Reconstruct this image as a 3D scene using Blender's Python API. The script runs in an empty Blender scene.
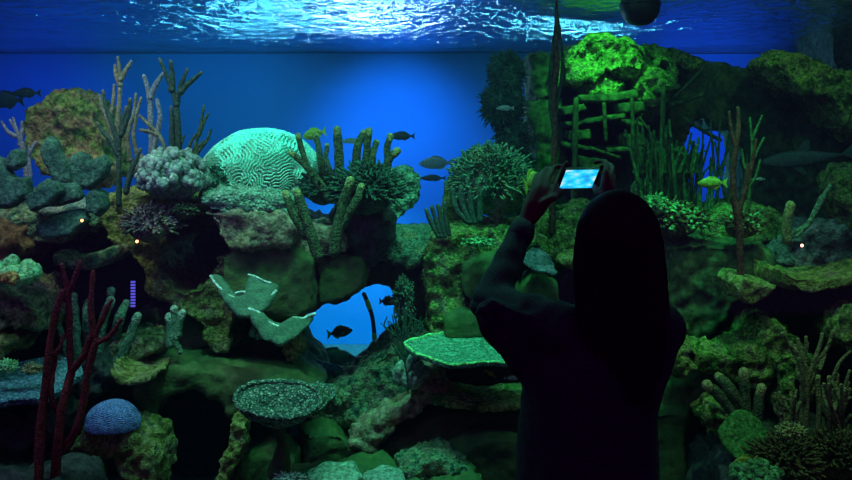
import bpy, bmesh, math, random
import numpy as np
from mathutils import Vector, Matrix, noise as mnoise
random.seed(7); rng = np.random.default_rng(7)
S = bpy.context.scene
COL = S.collection
F = 900.0; HC = 1.8; HOR = 130.0
def P(px, py, Y): return Vector(((px-426)/F*Y, Y, HC-(py-HOR)/F*Y))
def U(px, Y): return px/F*Y            # a length in pixels at distance Y, in metres

# ------------------------------------------------------------------ numpy noise
_perm = np.random.default_rng(3).random(1 << 16)
def vnoise(p):
    i = np.floor(p).astype(np.int64); f = p-i; f = f*f*(3-2*f); r = 0
    for dx in (0, 1):
        for dy in (0, 1):
            for dz in (0, 1):
                h = ((i[:, 0]+dx)*73856093 ^ (i[:, 1]+dy)*19349663 ^ (i[:, 2]+dz)*83492791) & 0xffff
                w = (f[:, 0] if dx else 1-f[:, 0])*(f[:, 1] if dy else 1-f[:, 1])*(f[:, 2] if dz else 1-f[:, 2])
                r = r+w*_perm[h]
    return r*2-1
def fbm(p, sc, octv=4, seed=0.0):
    r = np.zeros(len(p)); a = 1.0; q = p*sc+seed
    for _ in range(octv):
        r += a*vnoise(q); a *= .5; q = q*2.03+17.1
    return r

# ------------------------------------------------------------------ materials
def mat_new(name):
    m = bpy.data.materials.new(name); m.use_nodes = True
    nt = m.node_tree; nt.nodes.clear()
    return m, nt, nt.nodes, nt.links
def rgb(c): return (c[0], c[1], c[2], 1)
def surf(name, cols, scale=4, rough=.85, bump=.5, bscale=60, kind='rock', spots=None, spec=.25, bdist=.01, speck=.75):
    """patchy colour from noise + fine relief; cols = list of 2..4 colours"""
    m, nt, N, L = mat_new(name)
    out = N.new('ShaderNodeOutputMaterial'); b = N.new('ShaderNodeBsdfPrincipled')
    L.new(b.outputs[0], out.inputs[0])
    b.inputs['Roughness'].default_value = rough; b.inputs['Specular IOR Level'].default_value = spec
    tc = N.new('ShaderNodeTexCoord'); n1 = N.new('ShaderNodeTexNoise')
    n1.inputs['Scale'].default_value = scale; n1.inputs['Detail'].default_value = 7; n1.inputs['Roughness'].default_value = .65
    L.new(tc.outputs['Object'], n1.inputs['Vector'])
    r = N.new('ShaderNodeValToRGB'); L.new(n1.outputs['Fac'], r.inputs[0])
    e = r.color_ramp.elements; k = len(cols)
    e[0].position = .36; e[0].color = rgb(cols[0]); e[1].position = .66; e[1].color = rgb(cols[-1])
    for i in range(1, k-1):
        x = e.new(.36+.30*i/(k-1)); x.color = rgb(cols[i])
    colr = r.outputs[0]
    v = N.new('ShaderNodeTexVoronoi'); v.inputs['Scale'].default_value = bscale
    L.new(tc.outputs['Object'], v.inputs['Vector'])
    if spots:
        r2 = N.new('ShaderNodeValToRGB'); L.new(v.outputs['Distance'], r2.inputs[0])
        r2.color_ramp.elements[0].position = .15; r2.color_ramp.elements[0].color = (1, 1, 1, 1)
        r2.color_ramp.elements[1].position = .5; r2.color_ramp.elements[1].color = (0, 0, 0, 1)
        mx = N.new('ShaderNodeMixRGB'); L.new(r2.outputs[0], mx.inputs[0]); L.new(colr, mx.inputs[1]); mx.inputs[2].default_value = rgb(spots)
        colr = mx.outputs[0]
    # crust speckle: fine light and dark growth on top of the patches
    n3 = N.new('ShaderNodeTexNoise'); n3.inputs['Scale'].default_value = bscale*.55; n3.inputs['Detail'].default_value = 5; n3.inputs['Roughness'].default_value = .7
    L.new(tc.outputs['Object'], n3.inputs['Vector'])
    mr = N.new('ShaderNodeMapRange'); mr.inputs[1].default_value = .34; mr.inputs[2].default_value = .66; mr.inputs[3].default_value = 1-speck; mr.inputs[4].default_value = 1+speck*.8
    L.new(n3.outputs['Fac'], mr.inputs[0])
    sc = N.new('ShaderNodeVectorMath'); sc.operation = 'SCALE'; L.new(colr, sc.inputs[0]); L.new(mr.outputs[0], sc.inputs['Scale']); L.new(sc.outputs[0], b.inputs['Base Color'])
    n2 = N.new('ShaderNodeTexNoise'); n2.inputs['Scale'].default_value = bscale*.3; n2.inputs['Detail'].default_value = 8; n2.inputs['Roughness'].default_value = .7
    L.new(tc.outputs['Object'], n2.inputs['Vector'])
    md = N.new('ShaderNodeMath'); md.operation = 'MULTIPLY_ADD'
    md.inputs[1].default_value = -.8 if kind != 'rock' else .25
    L.new(v.outputs['Distance'], md.inputs[0]); L.new(n2.outputs['Fac'], md.inputs[2])
    bp = N.new('ShaderNodeBump'); bp.inputs['Strength'].default_value = bump; bp.inputs['Distance'].default_value = bdist*(2.2 if kind == 'rock' else 1)
    L.new(md.outputs[0], bp.inputs['Height']); L.new(bp.outputs[0], b.inputs['Normal'])
    return m
def plain(name, c, rough=.6, emit=None, es=0, metal=0, spec=.3):
    m, nt, N, L = mat_new(name)
    out = N.new('ShaderNodeOutputMaterial'); b = N.new('ShaderNodeBsdfPrincipled'); L.new(b.outputs[0], out.inputs[0])
    n = N.new('ShaderNodeTexNoise'); n.inputs['Scale'].default_value = 30
    tc = N.new('ShaderNodeTexCoord'); L.new(tc.outputs['Object'], n.inputs['Vector'])
    mx = N.new('ShaderNodeMixRGB'); mx.inputs[1].default_value = rgb([v*.8 for v in c]); mx.inputs[2].default_value = rgb([min(1, v*1.15) for v in c])
    L.new(n.outputs['Fac'], mx.inputs[0]); L.new(mx.outputs[0], b.inputs['Base Color'])
    b.inputs['Roughness'].default_value = rough; b.inputs['Metallic'].default_value = metal; b.inputs['Specular IOR Level'].default_value = spec
    if emit: b.inputs['Emission Color'].default_value = rgb(emit); b.inputs['Emission Strength'].default_value = es
    return m
M = {}
M['reef'] = surf('reef_limestone', [(.04, .06, .03), (.16, .17, .07), (.36, .34, .17), (.40, .24, .2), (.12,.16,.08)], 9, bscale=70, bump=1, bdist=.02)
M['reefdark'] = surf('limestone_painted_shade', [(.03, .035, .03), (.06, .06, .05), (.10, .08, .10)], 3, bscale=40, bump=.6)  # darker copy of the limestone, recess shade put into its colour
M['olive'] = surf('olive_film_rock', [(.05, .09, .04), (.10, .15, .05), (.14, .15, .07)], 3, bscale=50, bump=.4, speck=.25)
M['moss'] = surf('bright_algae_rock', [(.04, .07, .02), (.16, .26, .06), (.46, .52, .14), (.30, .24, .14), (.08, .14, .05)], 11, bscale=70, bump=1, bdist=.03)
M['yellow'] = surf('yellow_sponge_rock', [(.12, .13, .05), (.33, .32, .08), (.45, .40, .16), (.3, .2, .15)], 9, bscale=70, bump=1, bdist=.02)
M['pinkrock'] = surf('pink_coralline_rock', [(.28, .24, .10), (.38, .22, .18), (.45, .38, .25)], 6, bscale=60, bump=.8)
M['redrock'] = surf('rust_rock', [(.12, .05, .03), (.22, .10, .05), (.25, .2, .08)], 6, bscale=50, bump=.8)
M['tealrock'] = surf('teal_encrusted_rock', [(.06, .12, .09), (.20, .32, .22), (.42, .46, .25), (.30, .22, .2), (.1, .2, .15)], 10, bscale=70, bump=1, bdist=.025)
M['greyrock'] = surf('grey_blue_rubble', [(.08, .10, .12), (.20, .24, .28), (.35, .30, .38)], 9, bscale=50, bump=1, bdist=.03)
M['wreck'] = surf('weathered_timber', [(.03, .04, .025), (.07, .09, .04), (.11, .13, .05)], 4, bscale=30, bump=.6)
M['wreckdark'] = surf('dark_hull', [(.03, .045, .03), (.06, .08, .04), (.09, .12, .05)], 4, bscale=30, bump=.5)
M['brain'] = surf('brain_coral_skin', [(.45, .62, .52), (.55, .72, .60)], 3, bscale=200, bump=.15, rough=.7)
M['bluedome'] = surf('blue_coral_skin', [(.18, .26, .62), (.26, .32, .75)], 8, bscale=180, bump=.4, rough=.6)
M['lobed'] = surf('dark_green_lobed_coral', [(.03, .08, .06), (.06, .13, .09), (.10, .18, .12)], 8, bscale=90, bump=.5, kind='c')
M['branchbrown'] = surf('brown_branch_skin', [(.16, .11, .09), (.30, .21, .17), (.38, .30, .26)], 12, bscale=120, bump=.6, kind='c')
M['branchdark'] = surf('dark_branch_skin', [(.04, .06, .05), (.08, .11, .09)], 12, bscale=120, bump=.5, kind='c')
M['branchpurple'] = surf('mauve_branch_skin', [(.25, .2, .3), (.36, .3, .42)], 12, bscale=120, bump=.5, kind='c')
M['red'] = surf('red_gorgonian_skin', [(.22, .02, .03), (.42, .05, .06)], 12, bscale=140, bump=.9, kind='c')
M['cauli'] = surf('pale_knobbly_coral', [(.2, .24, .24), (.38, .38, .38), (.55, .52, .5)], 10, bscale=100, bump=.6, kind='c')
M['crust'] = surf('grey_bubble_coral', [(.18, .25, .2), (.30, .40, .33)], 10, bscale=60, bump=1, kind='c', spots=(.5, .6, .5), bdist=.02)
M['finger'] = surf('olive_finger_coral', [(.05, .08, .04), (.13, .15, .07)], 15, bscale=110, bump=1, kind='c', spots=(.2, .2, .12))
M['fingergreen'] = surf('green_finger_coral', [(.10, .22, .14), (.22, .36, .24)], 15, bscale=110, bump=.8, kind='c')
M['bushdark'] = surf('dark_green_bush_coral', [(.03, .09, .06), (.07, .16, .11)], 10, bscale=90, bump=.6, kind='c')
M['bushteal'] = surf('teal_bush_coral', [(.06, .16, .11), (.16, .30, .2), (.34, .32, .16)], 7, bscale=80, bump=1, kind='c')
M['bushpurple'] = surf('purple_bush_coral', [(.13, .07, .10), (.26, .15, .18), (.3, .25, .12)], 9, bscale=90, bump=.8, kind='c')
M['bushbrown'] = surf('brown_bush_coral', [(.09, .07, .03), (.2, .15, .06)], 9, bscale=90, bump=.8, kind='c')
M['bushgreen'] = surf('vivid_green_coral', [(.08, .22, .08), (.25, .55, .25)], 12, bscale=90, bump=.8, kind='c')
M['elk'] = surf('green_elkhorn_skin', [(.09, .17, .12), (.16, .27, .18)], 8, bscale=120, bump=.5, kind='c', speck=.25)
M['pale'] = surf('pale_growing_edge', [(.65, .75, .7), (.85, .9, .85)], 10, bscale=100, bump=.3, kind='c')
M['plate'] = surf('speckled_plate_coral', [(.06, .12, .10), (.12, .2, .16)], 9, bscale=75, bump=1, kind='c', spots=(.75, .75, .62), bdist=.015)
M['plateblue'] = surf('turquoise_plate_coral', [(.10, .28, .30), (.16, .36, .42)], 9, bscale=75, bump=1, kind='c', spots=(.4, .6, .75), bdist=.015)
M['plategreen'] = surf('green_table_coral', [(.08, .3, .18), (.2, .5, .35)], 14, bscale=85, bump=1, kind='c', spots=(.4, .75, .6), bdist=.02)
M['lobepale'] = surf('pale_lobed_coral', [(.3, .42, .32), (.5, .6, .5)], 9, bscale=80, bump=.8, kind='c')
M['neon'] = surf('neon_green_coral', [(.2, .7, .3), (.55, .9, .35)], 20, bscale=80, bump=.8, kind='c')
M['orange'] = surf('orange_sponge', [(.6, .25, .08), (.75, .45, .12)], 20, bscale=80, bump=.8, kind='c')
M['tan'] = surf('tan_rod_skin', [(.2, .17, .08), (.33, .27, .13)], 15, bscale=120, bump=.8, kind='c')
M['tantip'] = surf('tan_tip_skin', [(.4, .35, .15), (.5, .42, .2)], 15, bscale=120, bump=.8, kind='c')
M['weed'] = surf('dark_weed', [(.02, .04, .03), (.05, .07, .04)], 8, bscale=60, bump=.3)
M['weedred'] = surf('rust_stem', [(.10, .035, .025), (.18, .06, .04)], 8, bscale=80, bump=.6)
M['weedgreen'] = surf('green_rod', [(.03, .08, .03), (.09, .17, .06)], 8, bscale=80, bump=.6)
M['sand'] = surf('grey_sand', [(.25, .27, .25), (.4, .4, .36)], 20, bscale=150, bump=.5)
M['hair'] = plain('black_hair', (.022, .018, .022), .55, spec=.1)
M['cloth'] = surf('charcoal_knit', [(.024, .028, .036), (.038, .044, .055)], 30, rough=.75, bump=.2, bscale=400, spec=.25)
M['trouser'] = surf('black_denim', [(.008, .008, .01), (.014, .014, .018)], 30, rough=.9, bump=.2, bscale=400, spec=.1)
M['skin'] = plain('skin', (.09, .048, .04), .6, spec=.2)
M['rubber'] = plain('black_rubber', (.012, .012, .014), .5)
M['phone'] = plain('black_phone_shell', (.01, .01, .012), .25)
M['fishgreen'] = surf('yellow_green_scales', [(.30, .36, .05), (.42, .45, .08)], 20, rough=.5, bscale=250, bump=.3, spec=.4)
M['fishgrey'] = surf('grey_scales', [(.07, .09, .10), (.13, .15, .16)], 20, rough=.5, bscale=250, bump=.3, spec=.4)
M['fishpale'] = surf('silver_scales', [(.45, .5, .5), (.6, .65, .65)], 20, rough=.4, bscale=250, bump=.3, spec=.4)
M['fishdark'] = surf('dark_scales', [(.06, .08, .06), (.14, .16, .08)], 20, rough=.5, bscale=250, bump=.3, spec=.4)
M['fin'] = plain('yellow_fin', (.5, .6, .08), .5)
M['findark'] = plain('dark_fin', (.07, .10, .09), .5)
M['eye'] = plain('fish_eye', (.01, .01, .01), .15)

# ------------------------------------------------------------------ mesh tools
class MB:
    def __init__(s): s.v = []; s.f = []; s.n = 0
    def add(s, v, f):
        v = np.asarray(v, float).reshape(-1, 3); s.v.append(v)
        s.f += [tuple(int(i)+s.n for i in t) for t in f]; s.n += len(v); return s
    def verts(s): return np.concatenate(s.v) if s.v else np.zeros((0, 3))
def tube(mb, pts, rad, seg=8, ns=0.0, nsc=30.0, sub=4):
    """tapered tube with rounded ends through pts (smoothed), rad = radius per point"""
    pts = [Vector(p) for p in pts]
    if not hasattr(rad, '__len__'): rad = [rad]*len(pts)
    q = []; rr = []
    n = len(pts)
    for i in range(n-1):
        p0 = pts[max(0, i-1)]; p1 = pts[i]; p2 = pts[i+1]; p3 = pts[min(n-1, i+2)]
        for k in range(sub):
            t = k/sub
            q.append(.5*((2*p1)+(p2-p0)*t+(2*p0-5*p1+4*p2-p3)*t*t+(3*p1-p0-3*p2+p3)*t**3)); rr.append(rad[i]*(1-t)+rad[i+1]*t)
    q.append(pts[-1]); rr.append(rad[-1])
    d0 = (q[0]-q[1]).normalized(); d1 = (q[-1]-q[-2]).normalized()
    Q = [q[0]+d0*rr[0]*.9, q[0]+d0*rr[0]*.5]+q+[q[-1]+d1*rr[-1]*.5, q[-1]+d1*rr[-1]*.9]
    R = [rr[0]*.35, rr[0]*.85]+rr+[rr[-1]*.85, rr[-1]*.35]
    V = []; fr = None
    for i, c in enumerate(Q):
        t = (Q[min(i+1, len(Q)-1)]-Q[max(i-1, 0)])
        if t.length < 1e-9: t = Vector((0, 0, 1))
        t.normalize()
        if fr is None:
            a = Vector((0, 1, 0)) if abs(t.y) < .9 else Vector((1, 0, 0)); fr = (a-t*a.dot(t)).normalized()
        else:
            fr = (fr-t*fr.dot(t)); fr = fr.normalized() if fr.length > 1e-6 else t.orthogonal().normalized()
        bi = t.cross(fr)
        for k in range(seg):
            w = 2*math.pi*k/seg; V.append(c+(fr*math.cos(w)+bi*math.sin(w))*R[i])
    Fc = []
    m = len(Q)
    for i in range(m-1):
        for k in range(seg):
            a = i*seg+k; b = i*seg+(k+1) % seg; Fc.append((a, b, b+seg, a+seg))
    Fc.append(tuple(range(seg))[::-1]); Fc.append(tuple(range((m-1)*seg, m*seg)))
    V = np.array([tuple(v) for v in V])
    if ns:
        C = np.repeat(np.array([tuple(c) for c in Q]), seg, 0)
        V = C+(V-C)*(1+ns*fbm(V, nsc, 2)[:, None])
    mb.add(V, Fc); return mb
_ico = {}
def ico(mb, c, r, sub=2, ns=0, nsc=8, rot=None):
    if sub not in _ico:
        b = bmesh.new(); bmesh.ops.create_icosphere(b, subdivisions=sub, radius=1)
        _ico[sub] = (np.array([tuple(v.co) for v in b.verts]), [tuple(v.index for v in f.verts) for f in b.faces]); b.free()
    v, f = _ico[sub]
    r = np.array(r if hasattr(r, '__len__') else (r, r, r), float)
    w = v*r
    if rot is not None: w = w@np.array(rot.to_3x3()).T
    w = w+np.array(tuple(c))
    if ns: w = w+v*(ns*fbm(w, nsc, 3))[:, None]*r.mean()
    mb.add(w, f); return mb
def box(mb, c, s, rot=None, bev=0.0):
    v = np.array([(x, y, z) for x in (-.5, .5) for y in (-.5, .5) for z in (-.5, .5)])*np.array(s)
    if rot is not None: v = v@np.array(rot.to_3x3()).T
    mb.add(v+np.array(tuple(c)), [(0, 1, 3, 2), (4, 6, 7, 5), (0, 4, 5, 1), (2, 3, 7, 6), (0, 2, 6, 4), (1, 5, 7, 3)]); return mb
def loft(mb, rings):
    n = len(rings[0]); V = [v for r in rings for v in r]
    f = [(i*n+k, i*n+(k+1) % n, (i+1)*n+(k+1) % n, (i+1)*n+k) for i in range(len(rings)-1) for k in range(n)]
    f.append(tuple(range(n))[::-1]); f.append(tuple(range((len(rings)-1)*n, len(rings)*n)))
    mb.add([tuple(v) for v in V], f); return mb
def to_mesh(name, mb):
    me = bpy.data.meshes.new(name); me.from_pydata([tuple(v) for v in mb.verts()], [], mb.f); me.update(); return me
def remesh(mb, vox, smooth=4, factor=.5):
    me = to_mesh('tmp', mb); b = bmesh.new(); b.from_mesh(me)
    bmesh.ops.triangulate(b, faces=[f for f in b.faces if len(f.verts) > 4])
    bmesh.ops.recalc_face_normals(b, faces=b.faces); b.to_mesh(me); b.free()
    o = bpy.data.objects.new('tmp', me); COL.objects.link(o)
    r = o.modifiers.new('r', 'REMESH'); r.mode = 'VOXEL'; r.voxel_size = vox
    if smooth:
        s = o.modifiers.new('s', 'SMOOTH'); s.iterations = smooth; s.factor = factor
    dg = bpy.context.evaluated_depsgraph_get(); e = o.evaluated_get(dg); m2 = e.to_mesh()
    nv = len(m2.vertices); co = np.empty(nv*3); m2.vertices.foreach_get('co', co); co = co.reshape(-1, 3)
    no = np.empty(nv*3); m2.vertex_normals.foreach_get('vector', no); no = no.reshape(-1, 3)
    fs = [tuple(p.vertices) for p in m2.polygons]
    e.to_mesh_clear(); bpy.data.objects.remove(o); bpy.data.meshes.remove(me)
    return co, no, fs
def base_of(v):
    lo = v.min(0); hi = v.max(0); return np.array([(lo[0]+hi[0])/2, (lo[1]+hi[1])/2, lo[2]])
def link(name, v, f, mat, parent=None, smooth=True, origin=None):
    """one mesh object; v in world metres"""
    v = np.asarray(v, float)
    og = base_of(v) if origin is None else np.array(tuple(origin))
    me = bpy.data.meshes.new(name); me.from_pydata((v-og).tolist(), [], f)
    me.materials.append(mat)
    if smooth: me.polygons.foreach_set('use_smooth', [True]*len(me.polygons))
    me.update()
    b = bmesh.new(); b.from_mesh(me); bmesh.ops.recalc_face_normals(b, faces=b.faces); b.to_mesh(me); b.free()
    o = bpy.data.objects.new(name, me); COL.objects.link(o)
    if parent is not None:
        o.parent = parent; pw = world_loc(parent); o.location = Vector(og)-pw
    else: o.location = Vector(og)
    return o
def world_loc(o):
    l = o.location.copy()
    while o.parent: o = o.parent; l += o.location
    return l
def lk(name, mb, mat, parent=None, smooth=True, origin=None): return link(name, mb.verts(), mb.f, mat, parent, smooth, origin)
def tag(o, label=None, cat=None, group=None, kind=None):
    if label: o['label'] = label
    if cat: o['category'] = cat
    if group: o['group'] = group
    if kind: o['kind'] = kind
    return o
def thing(name, loc, label, cat, group=None):
    o = bpy.data.objects.new(name, None); COL.objects.link(o); o.location = Vector(loc); o.empty_display_size = .05
    return tag(o, label, cat, group)

# ------------------------------------------------------------------ rocks
def rock(name, label, cat, poly, Y, T, mat, vox=.018, amp=.05, nsc=4.5, smooth=3, fine=.018, bulge=.92, group=None, parent=None, seed=0, kind=None):
    mb = MB(); cx = sum(p[0] for p in poly)/len(poly); cy = sum(p[1] for p in poly)/len(poly)
    rings = []
    for t, s in ((0, bulge), (.12, .95), (.35, 1), (.75, .98), (1, .85)):
        Ym = Y+T*.3
        r = []
        for x, y in poly:
            p = P(cx+(x-cx)*s, cy+(y-cy)*s, Ym); p.y = Y+T*t; r.append(p)
        rings.append(r)
    loft(mb, rings)
    co, no, fs = remesh(mb, vox, smooth)
    d = amp*fbm(co, nsc, 3, seed+3.3)+amp*.5*(.3-np.abs(fbm(co, nsc*2.6, 3, seed+9)))+fine*fbm(co, nsc*6, 3, seed)
    co = co+no*d[:, None]
    o = link(name, co, fs, mat, parent)
    if parent is None: tag(o, label, cat, group, kind)
    return o

# ------------------------------------------------------------------ corals
def pxpath(pts, Y):
    return [P(p[0], p[1], Y+(p[2] if len(p) > 2 else 0)) for p in pts]
def branching(name, label, cat, Y, strokes, mat, r0=3.0, r1=1.6, part='branch', tip=None, group=None, ns=.18, seg=8, base=None, tipfrac=.12, ttag='tip'):
    """every stroke (px path) is a branch; r in px"""
    fp = strokes[0][0]; o = thing(name, P(fp[0], fp[1], Y), label, cat, group)
    for st in strokes:
        a, b = (st[0][3], st[-1][3]) if len(st[0]) > 3 else (r0, r1)
        pts = pxpath(st, Y); n = len(pts)
        mb = MB(); R = [U(a+(b-a)*i/(n-1), Y) for i in range(n)]
        tube(mb, pts, R, seg, ns, 40)
        br = lk(part, mb, mat, o, origin=pts[0])
        if tip is not None:
            e = pts[-1]; d = (pts[-1]-pts[-2]).normalized(); t = MB()
            ln = max(U(3.0, Y), R[-1]*1.6)
            tube(t, [e-d*ln*.6, e+d*R[-1]*.35], [R[-1]*1.04, R[-1]*1.06], seg, ns, 40, 2)
            lk(ttag, t, tip, br)
    return o
def fork_strokes(x, y, h, w, n, depth=1, jit=1.0, seedv=0):
    """a bush of n upward forking strokes from around (x,y) px"""
    r = random.Random(seedv); out = []
    for i in range(n):
        bx = x+(r.random()-.5)*w*.5; tx = x+((i+.5)/n-.5)*w+(r.random()-.5)*4
        hh = h*(.65+.35*r.random()); dz = (r.random()-.5)*.3
        p0 = (bx, y, dz*.3); p1 = (bx*.5+tx*.5+(r.random()-.5)*3, y-hh*.5, dz*.7); p2 = (tx, y-hh, dz)
        out.append([p0, p1, p2])
        for k in range(depth):
            t = .35+.4*r.random(); sx = p0[0]+(p2[0]-p0[0])*t; sy = y-hh*t; s = r.choice((-1, 1))
            out.append([(sx, sy, dz*t), (sx+s*(3+3*r.random())*jit, sy-hh*.14, dz*t+.02), (sx+s*(5+5*r.random())*jit, sy-hh*.34, dz*t+.03)])
    return out
def bush(name, label, cat, px, py, Y, rx, ry, mat, n=160, tr=.9, core=.72, parent=None, up=-.25, group=None, mat2=None, n2=0, coremat=None, seg=6, lenj=.25, clump=None):
    """rounded colony: a core and many short branchlets radiating from it; px,py = centre, rx, ry px radii"""
    c = P(px, py, Y); RX = U(rx, Y); RZ = U(ry, Y); RY = (RX+RZ)/2
    o = thing(name, (c.x, c.y, c.z-RZ*.8), label, cat, group)
    mb = MB(); ico(mb, c, (RX*core, RY*core, RZ*core), 4, .18, 9)
    lk('colony_core', mb, coremat or mat, o)
    for nm, mt, cnt in (('branchlets', mat, n), ('branchlet_tips', mat2, n2)):
        if not cnt: continue
        mb = MB(); k = 0
        while k < cnt:
            d = Vector((random.gauss(0, 1), random.gauss(0, 1), random.gauss(0, 1))).normalized()
            if d.z < up or d.y > .6: continue
            l = 1-lenj*random.random(); jt = Vector((random.gauss(0, .12), random.gauss(0, .12), random.gauss(0, .12)))
            a = Vector((d.x*RX, d.y*RY, d.z*RZ)); e = d+jt; e = Vector((e.x*RX, e.y*RY, e.z*RZ))
            s0 = .9 if nm == 'branchlet_tips' else core*.8
            R = U(tr, Y)*(1.15 if nm != 'branchlets' else 1)
            tube(mb, [c+a*s0, c+(a+e)*.5*(l+s0)*.5, c+e*l*(1.04 if nm != 'branchlets' else 1)], [R*1.2, R*1.1, R*.9], seg, 0, 1, 2); k += 1
        lk(nm, mb, mt, o)
    return o
def knobs(name, label, cat, px, py, Y, rx, ry, mat, n=120, kr=3.0, mat2=None, group=None, parent=None):
    """cauliflower colony: mound covered with rounded knobs"""
    c = P(px, py, Y); RX = U(rx, Y); RZ = U(ry, Y); RY = RX*.8
    o = thing(name, (c.x, c.y, c.z-RZ*.7), label, cat, group)
    m1 = MB(); ico(m1, c, (RX*.85, RY*.85, RZ*.85), 4, .15, 8); lk('mound', m1, mat, o)
    m2 = MB()
    for k in range(n):
        while True:
            d = Vector((random.gauss(0, 1), random.gauss(0, 1), random.gauss(0, 1))).normalized()
            if d.z > -.3 and d.y < .5: break
        s = .86+.14*random.random(); R = U(kr, Y)*(.7+.6*random.random())
        ico(m2, c+Vector((d.x*RX*s, d.y*RY*s, d.z*RZ*s)), (R, R, R*1.25), 2, .25, 30)
    lk('knobs', m2, mat2 or mat, o)
    return o
def turing(N, wl, steps=160, seed=1):
    r = np.random.default_rng(seed); u = r.normal(0, .3, (N, N)); k = np.fft.fftfreq(N)*N*2*math.pi/N
    KX, KY = np.meshgrid(k, k); k0 = 2*math.pi/wl; q = (KX**2+KY**2)/k0**2; Lk = .35-(1-q)**2; dt = .5
    for _ in range(steps):
        u = np.real(np.fft.ifft2((np.fft.fft2(u)-dt*np.fft.fft2(u**3))/(1-dt*Lk)))
    u = u/np.abs(u).max(); return u
def maze_dome(name, part, px, py, Y, rx, ry, mat, parent, wl, amp, N=300, ryd=None, thmax=1.9, seed=1, deform=.03):
    """px,py = centre of the dome's equator"""
    c = P(px, py, Y); RX = U(rx, Y); RZ = U(ry, Y); RY = ryd or RX*.85
    u = turing(N, wl, seed=seed); a = np.linspace(-1, 1, N); A, B = np.meshgrid(a, a)
    # square -> disc
    X = A*np.sqrt(1-B*B/2); Z = B*np.sqrt(1-A*A/2); r = np.sqrt(X*X+Z*Z)+1e-9; th = r*thmax
    D = np.stack([np.sin(th)*X/r, np.sin(th)*Z/r, np.cos(th)], -1).reshape(-1, 3)
    V = D*np.array([RX, RY, RZ]); V = V*(1+deform*fbm(D, 1.5, 2))[:, None]
    h = np.tanh(u.reshape(-1)*2.2); V = V+D*(amp*h)[:, None]+np.array(tuple(c))
    f = [(i*N+j, i*N+j+1, (i+1)*N+j+1, (i+1)*N+j) for i in range(N-1) for j in range(N-1)]
    edge = list(range(N))+[i*N+N-1 for i in range(1, N)]+[N*N-1-i for i in range(1, N)]+[(N-1-i)*N for i in range(1, N-1)]
    f.append(tuple(edge[::-1]))
    return link(part, V, f, mat, parent)
def plate(name, label, cat, px, py, Y, rx, depth, mat, tilt=0.0, roll=0.0, th=.03, dish=.05, wav=.12, stalk=None, stalkmat=None, rim=None, group=None, seed=0, rimr=.010, curl=0):
    """table coral: px,py = centre of the top, rx px half width, depth = half depth in metres; tilt raises the far side"""
    c = P(px, py, Y); RX = U(rx, Y)
    o = thing(name, (c.x, c.y, c.z-(stalk or 0)), label, cat, group)
    nr, na = 26, 96; rot = Matrix.Rotation(tilt, 3, 'X')@Matrix.Rotation(roll, 3, 'Y')
    def pt(r, a, bot):
        w = 1+wav*mnoise.noise(Vector((math.cos(a)*1.6+seed, math.sin(a)*1.6, seed)))*2
        w += .03*mnoise.noise(Vector((math.cos(a)*9+seed, math.sin(a)*9, 3)))
        x = math.cos(a)*RX*r*w; y = math.sin(a)*depth*r*w
        z = dish*r*r+.012*mnoise.noise(Vector((x*14, y*14, seed)))+curl*math.sin(r*9+a)*.01
        if bot: z -= th*(1-.55*r)
        return c+rot@Vector((x, y, z))
    mb = MB(); V = []
    for bot in (0, 1):
        V.append(pt(0, 0, bot))
        for i in range(1, nr+1):
            for k in range(na): V.append(pt(i/nr, 2*math.pi*k/na, bot))
    H = 1+nr*na; fs = []
    for b, off in ((0, 0), (1, H)):
        for k in range(na):
            t = (off, off+1+k, off+1+(k+1) % na); fs.append(t if not b else t[::-1])
            for i in range(nr-1):
                q = (off+1+i*na+k, off+1+(i+1)*na+k, off+1+(i+1)*na+(k+1) % na, off+1+i*na+(k+1) % na); fs.append(q if not b else q[::-1])
    l = 1+(nr-1)*na
    fs += [(l+k, H+l+k, H+l+(k+1) % na, l+(k+1) % na) for k in range(na)]
    mb.add([tuple(v) for v in V], fs); lk('plate', mb, mat, o)
    if rim:
        t = MB(); pts = [pt(.985, 2*math.pi*k/48, 0) for k in range(49)]; tube(t, pts, rimr, 6, .2, 30, 2); lk('growing_rim', t, rim, o)
    if stalk:
        t = MB(); tube(t, [c+Vector((0, 0, -th*1.2-RX*.1)), c+Vector((.02, .02, -stalk*.5)), c+Vector((0, .03, -stalk))], [RX*.14, RX*.13, RX*.26], 12, .25, 8); lk('stalk', t, stalkmat or mat, o)
    return o
def blades(name, label, cat, Y, polys, mat, edges=(), edgemat=None, th=.05, vox=.012, group=None, part='blade', er=1.3):
    """flattened coral blades; polys of (px,py), each with a depth offset and lean; edges = pale growing margins (blade index, px path)"""
    o = None
    objs = []
    for poly, dy, lean in polys:
        if o is None: o = thing(name, P(poly[0][0], poly[0][1], Y), label, cat, group)
        mb = MB(); cy = sum(p[1] for p in poly)/len(poly); cx = sum(p[0] for p in poly)/len(poly); rings = []
        for t, s in ((-.5, .86), (-.2, 1), (.2, 1), (.5, .86)):
            r = []
            for x, y in poly:
                yy = Y+dy+lean*(cy-y)/F*Y; p = P(cx+(x-cx)*s, cy+(y-cy)*s, yy); p.y += th*t; r.append(p)
            rings.append(r)
        loft(mb, rings); co, no, fs = remesh(mb, vox, 3); co = co+no*(.008*fbm(co, 16, 2))[:, None]
        objs.append((link(part, co, fs, mat, o), dy, lean, cy))
    for bi, path in edges:
        b, dy, lean, cy = objs[bi]; t = MB()
        tube(t, [P(x, y, Y+dy+lean*(cy-y)/F*Y-th*.25) for x, y in path], U(er, Y), 7, .3, 30); lk('growing_edge', t, edgemat, b)
    return o
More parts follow.
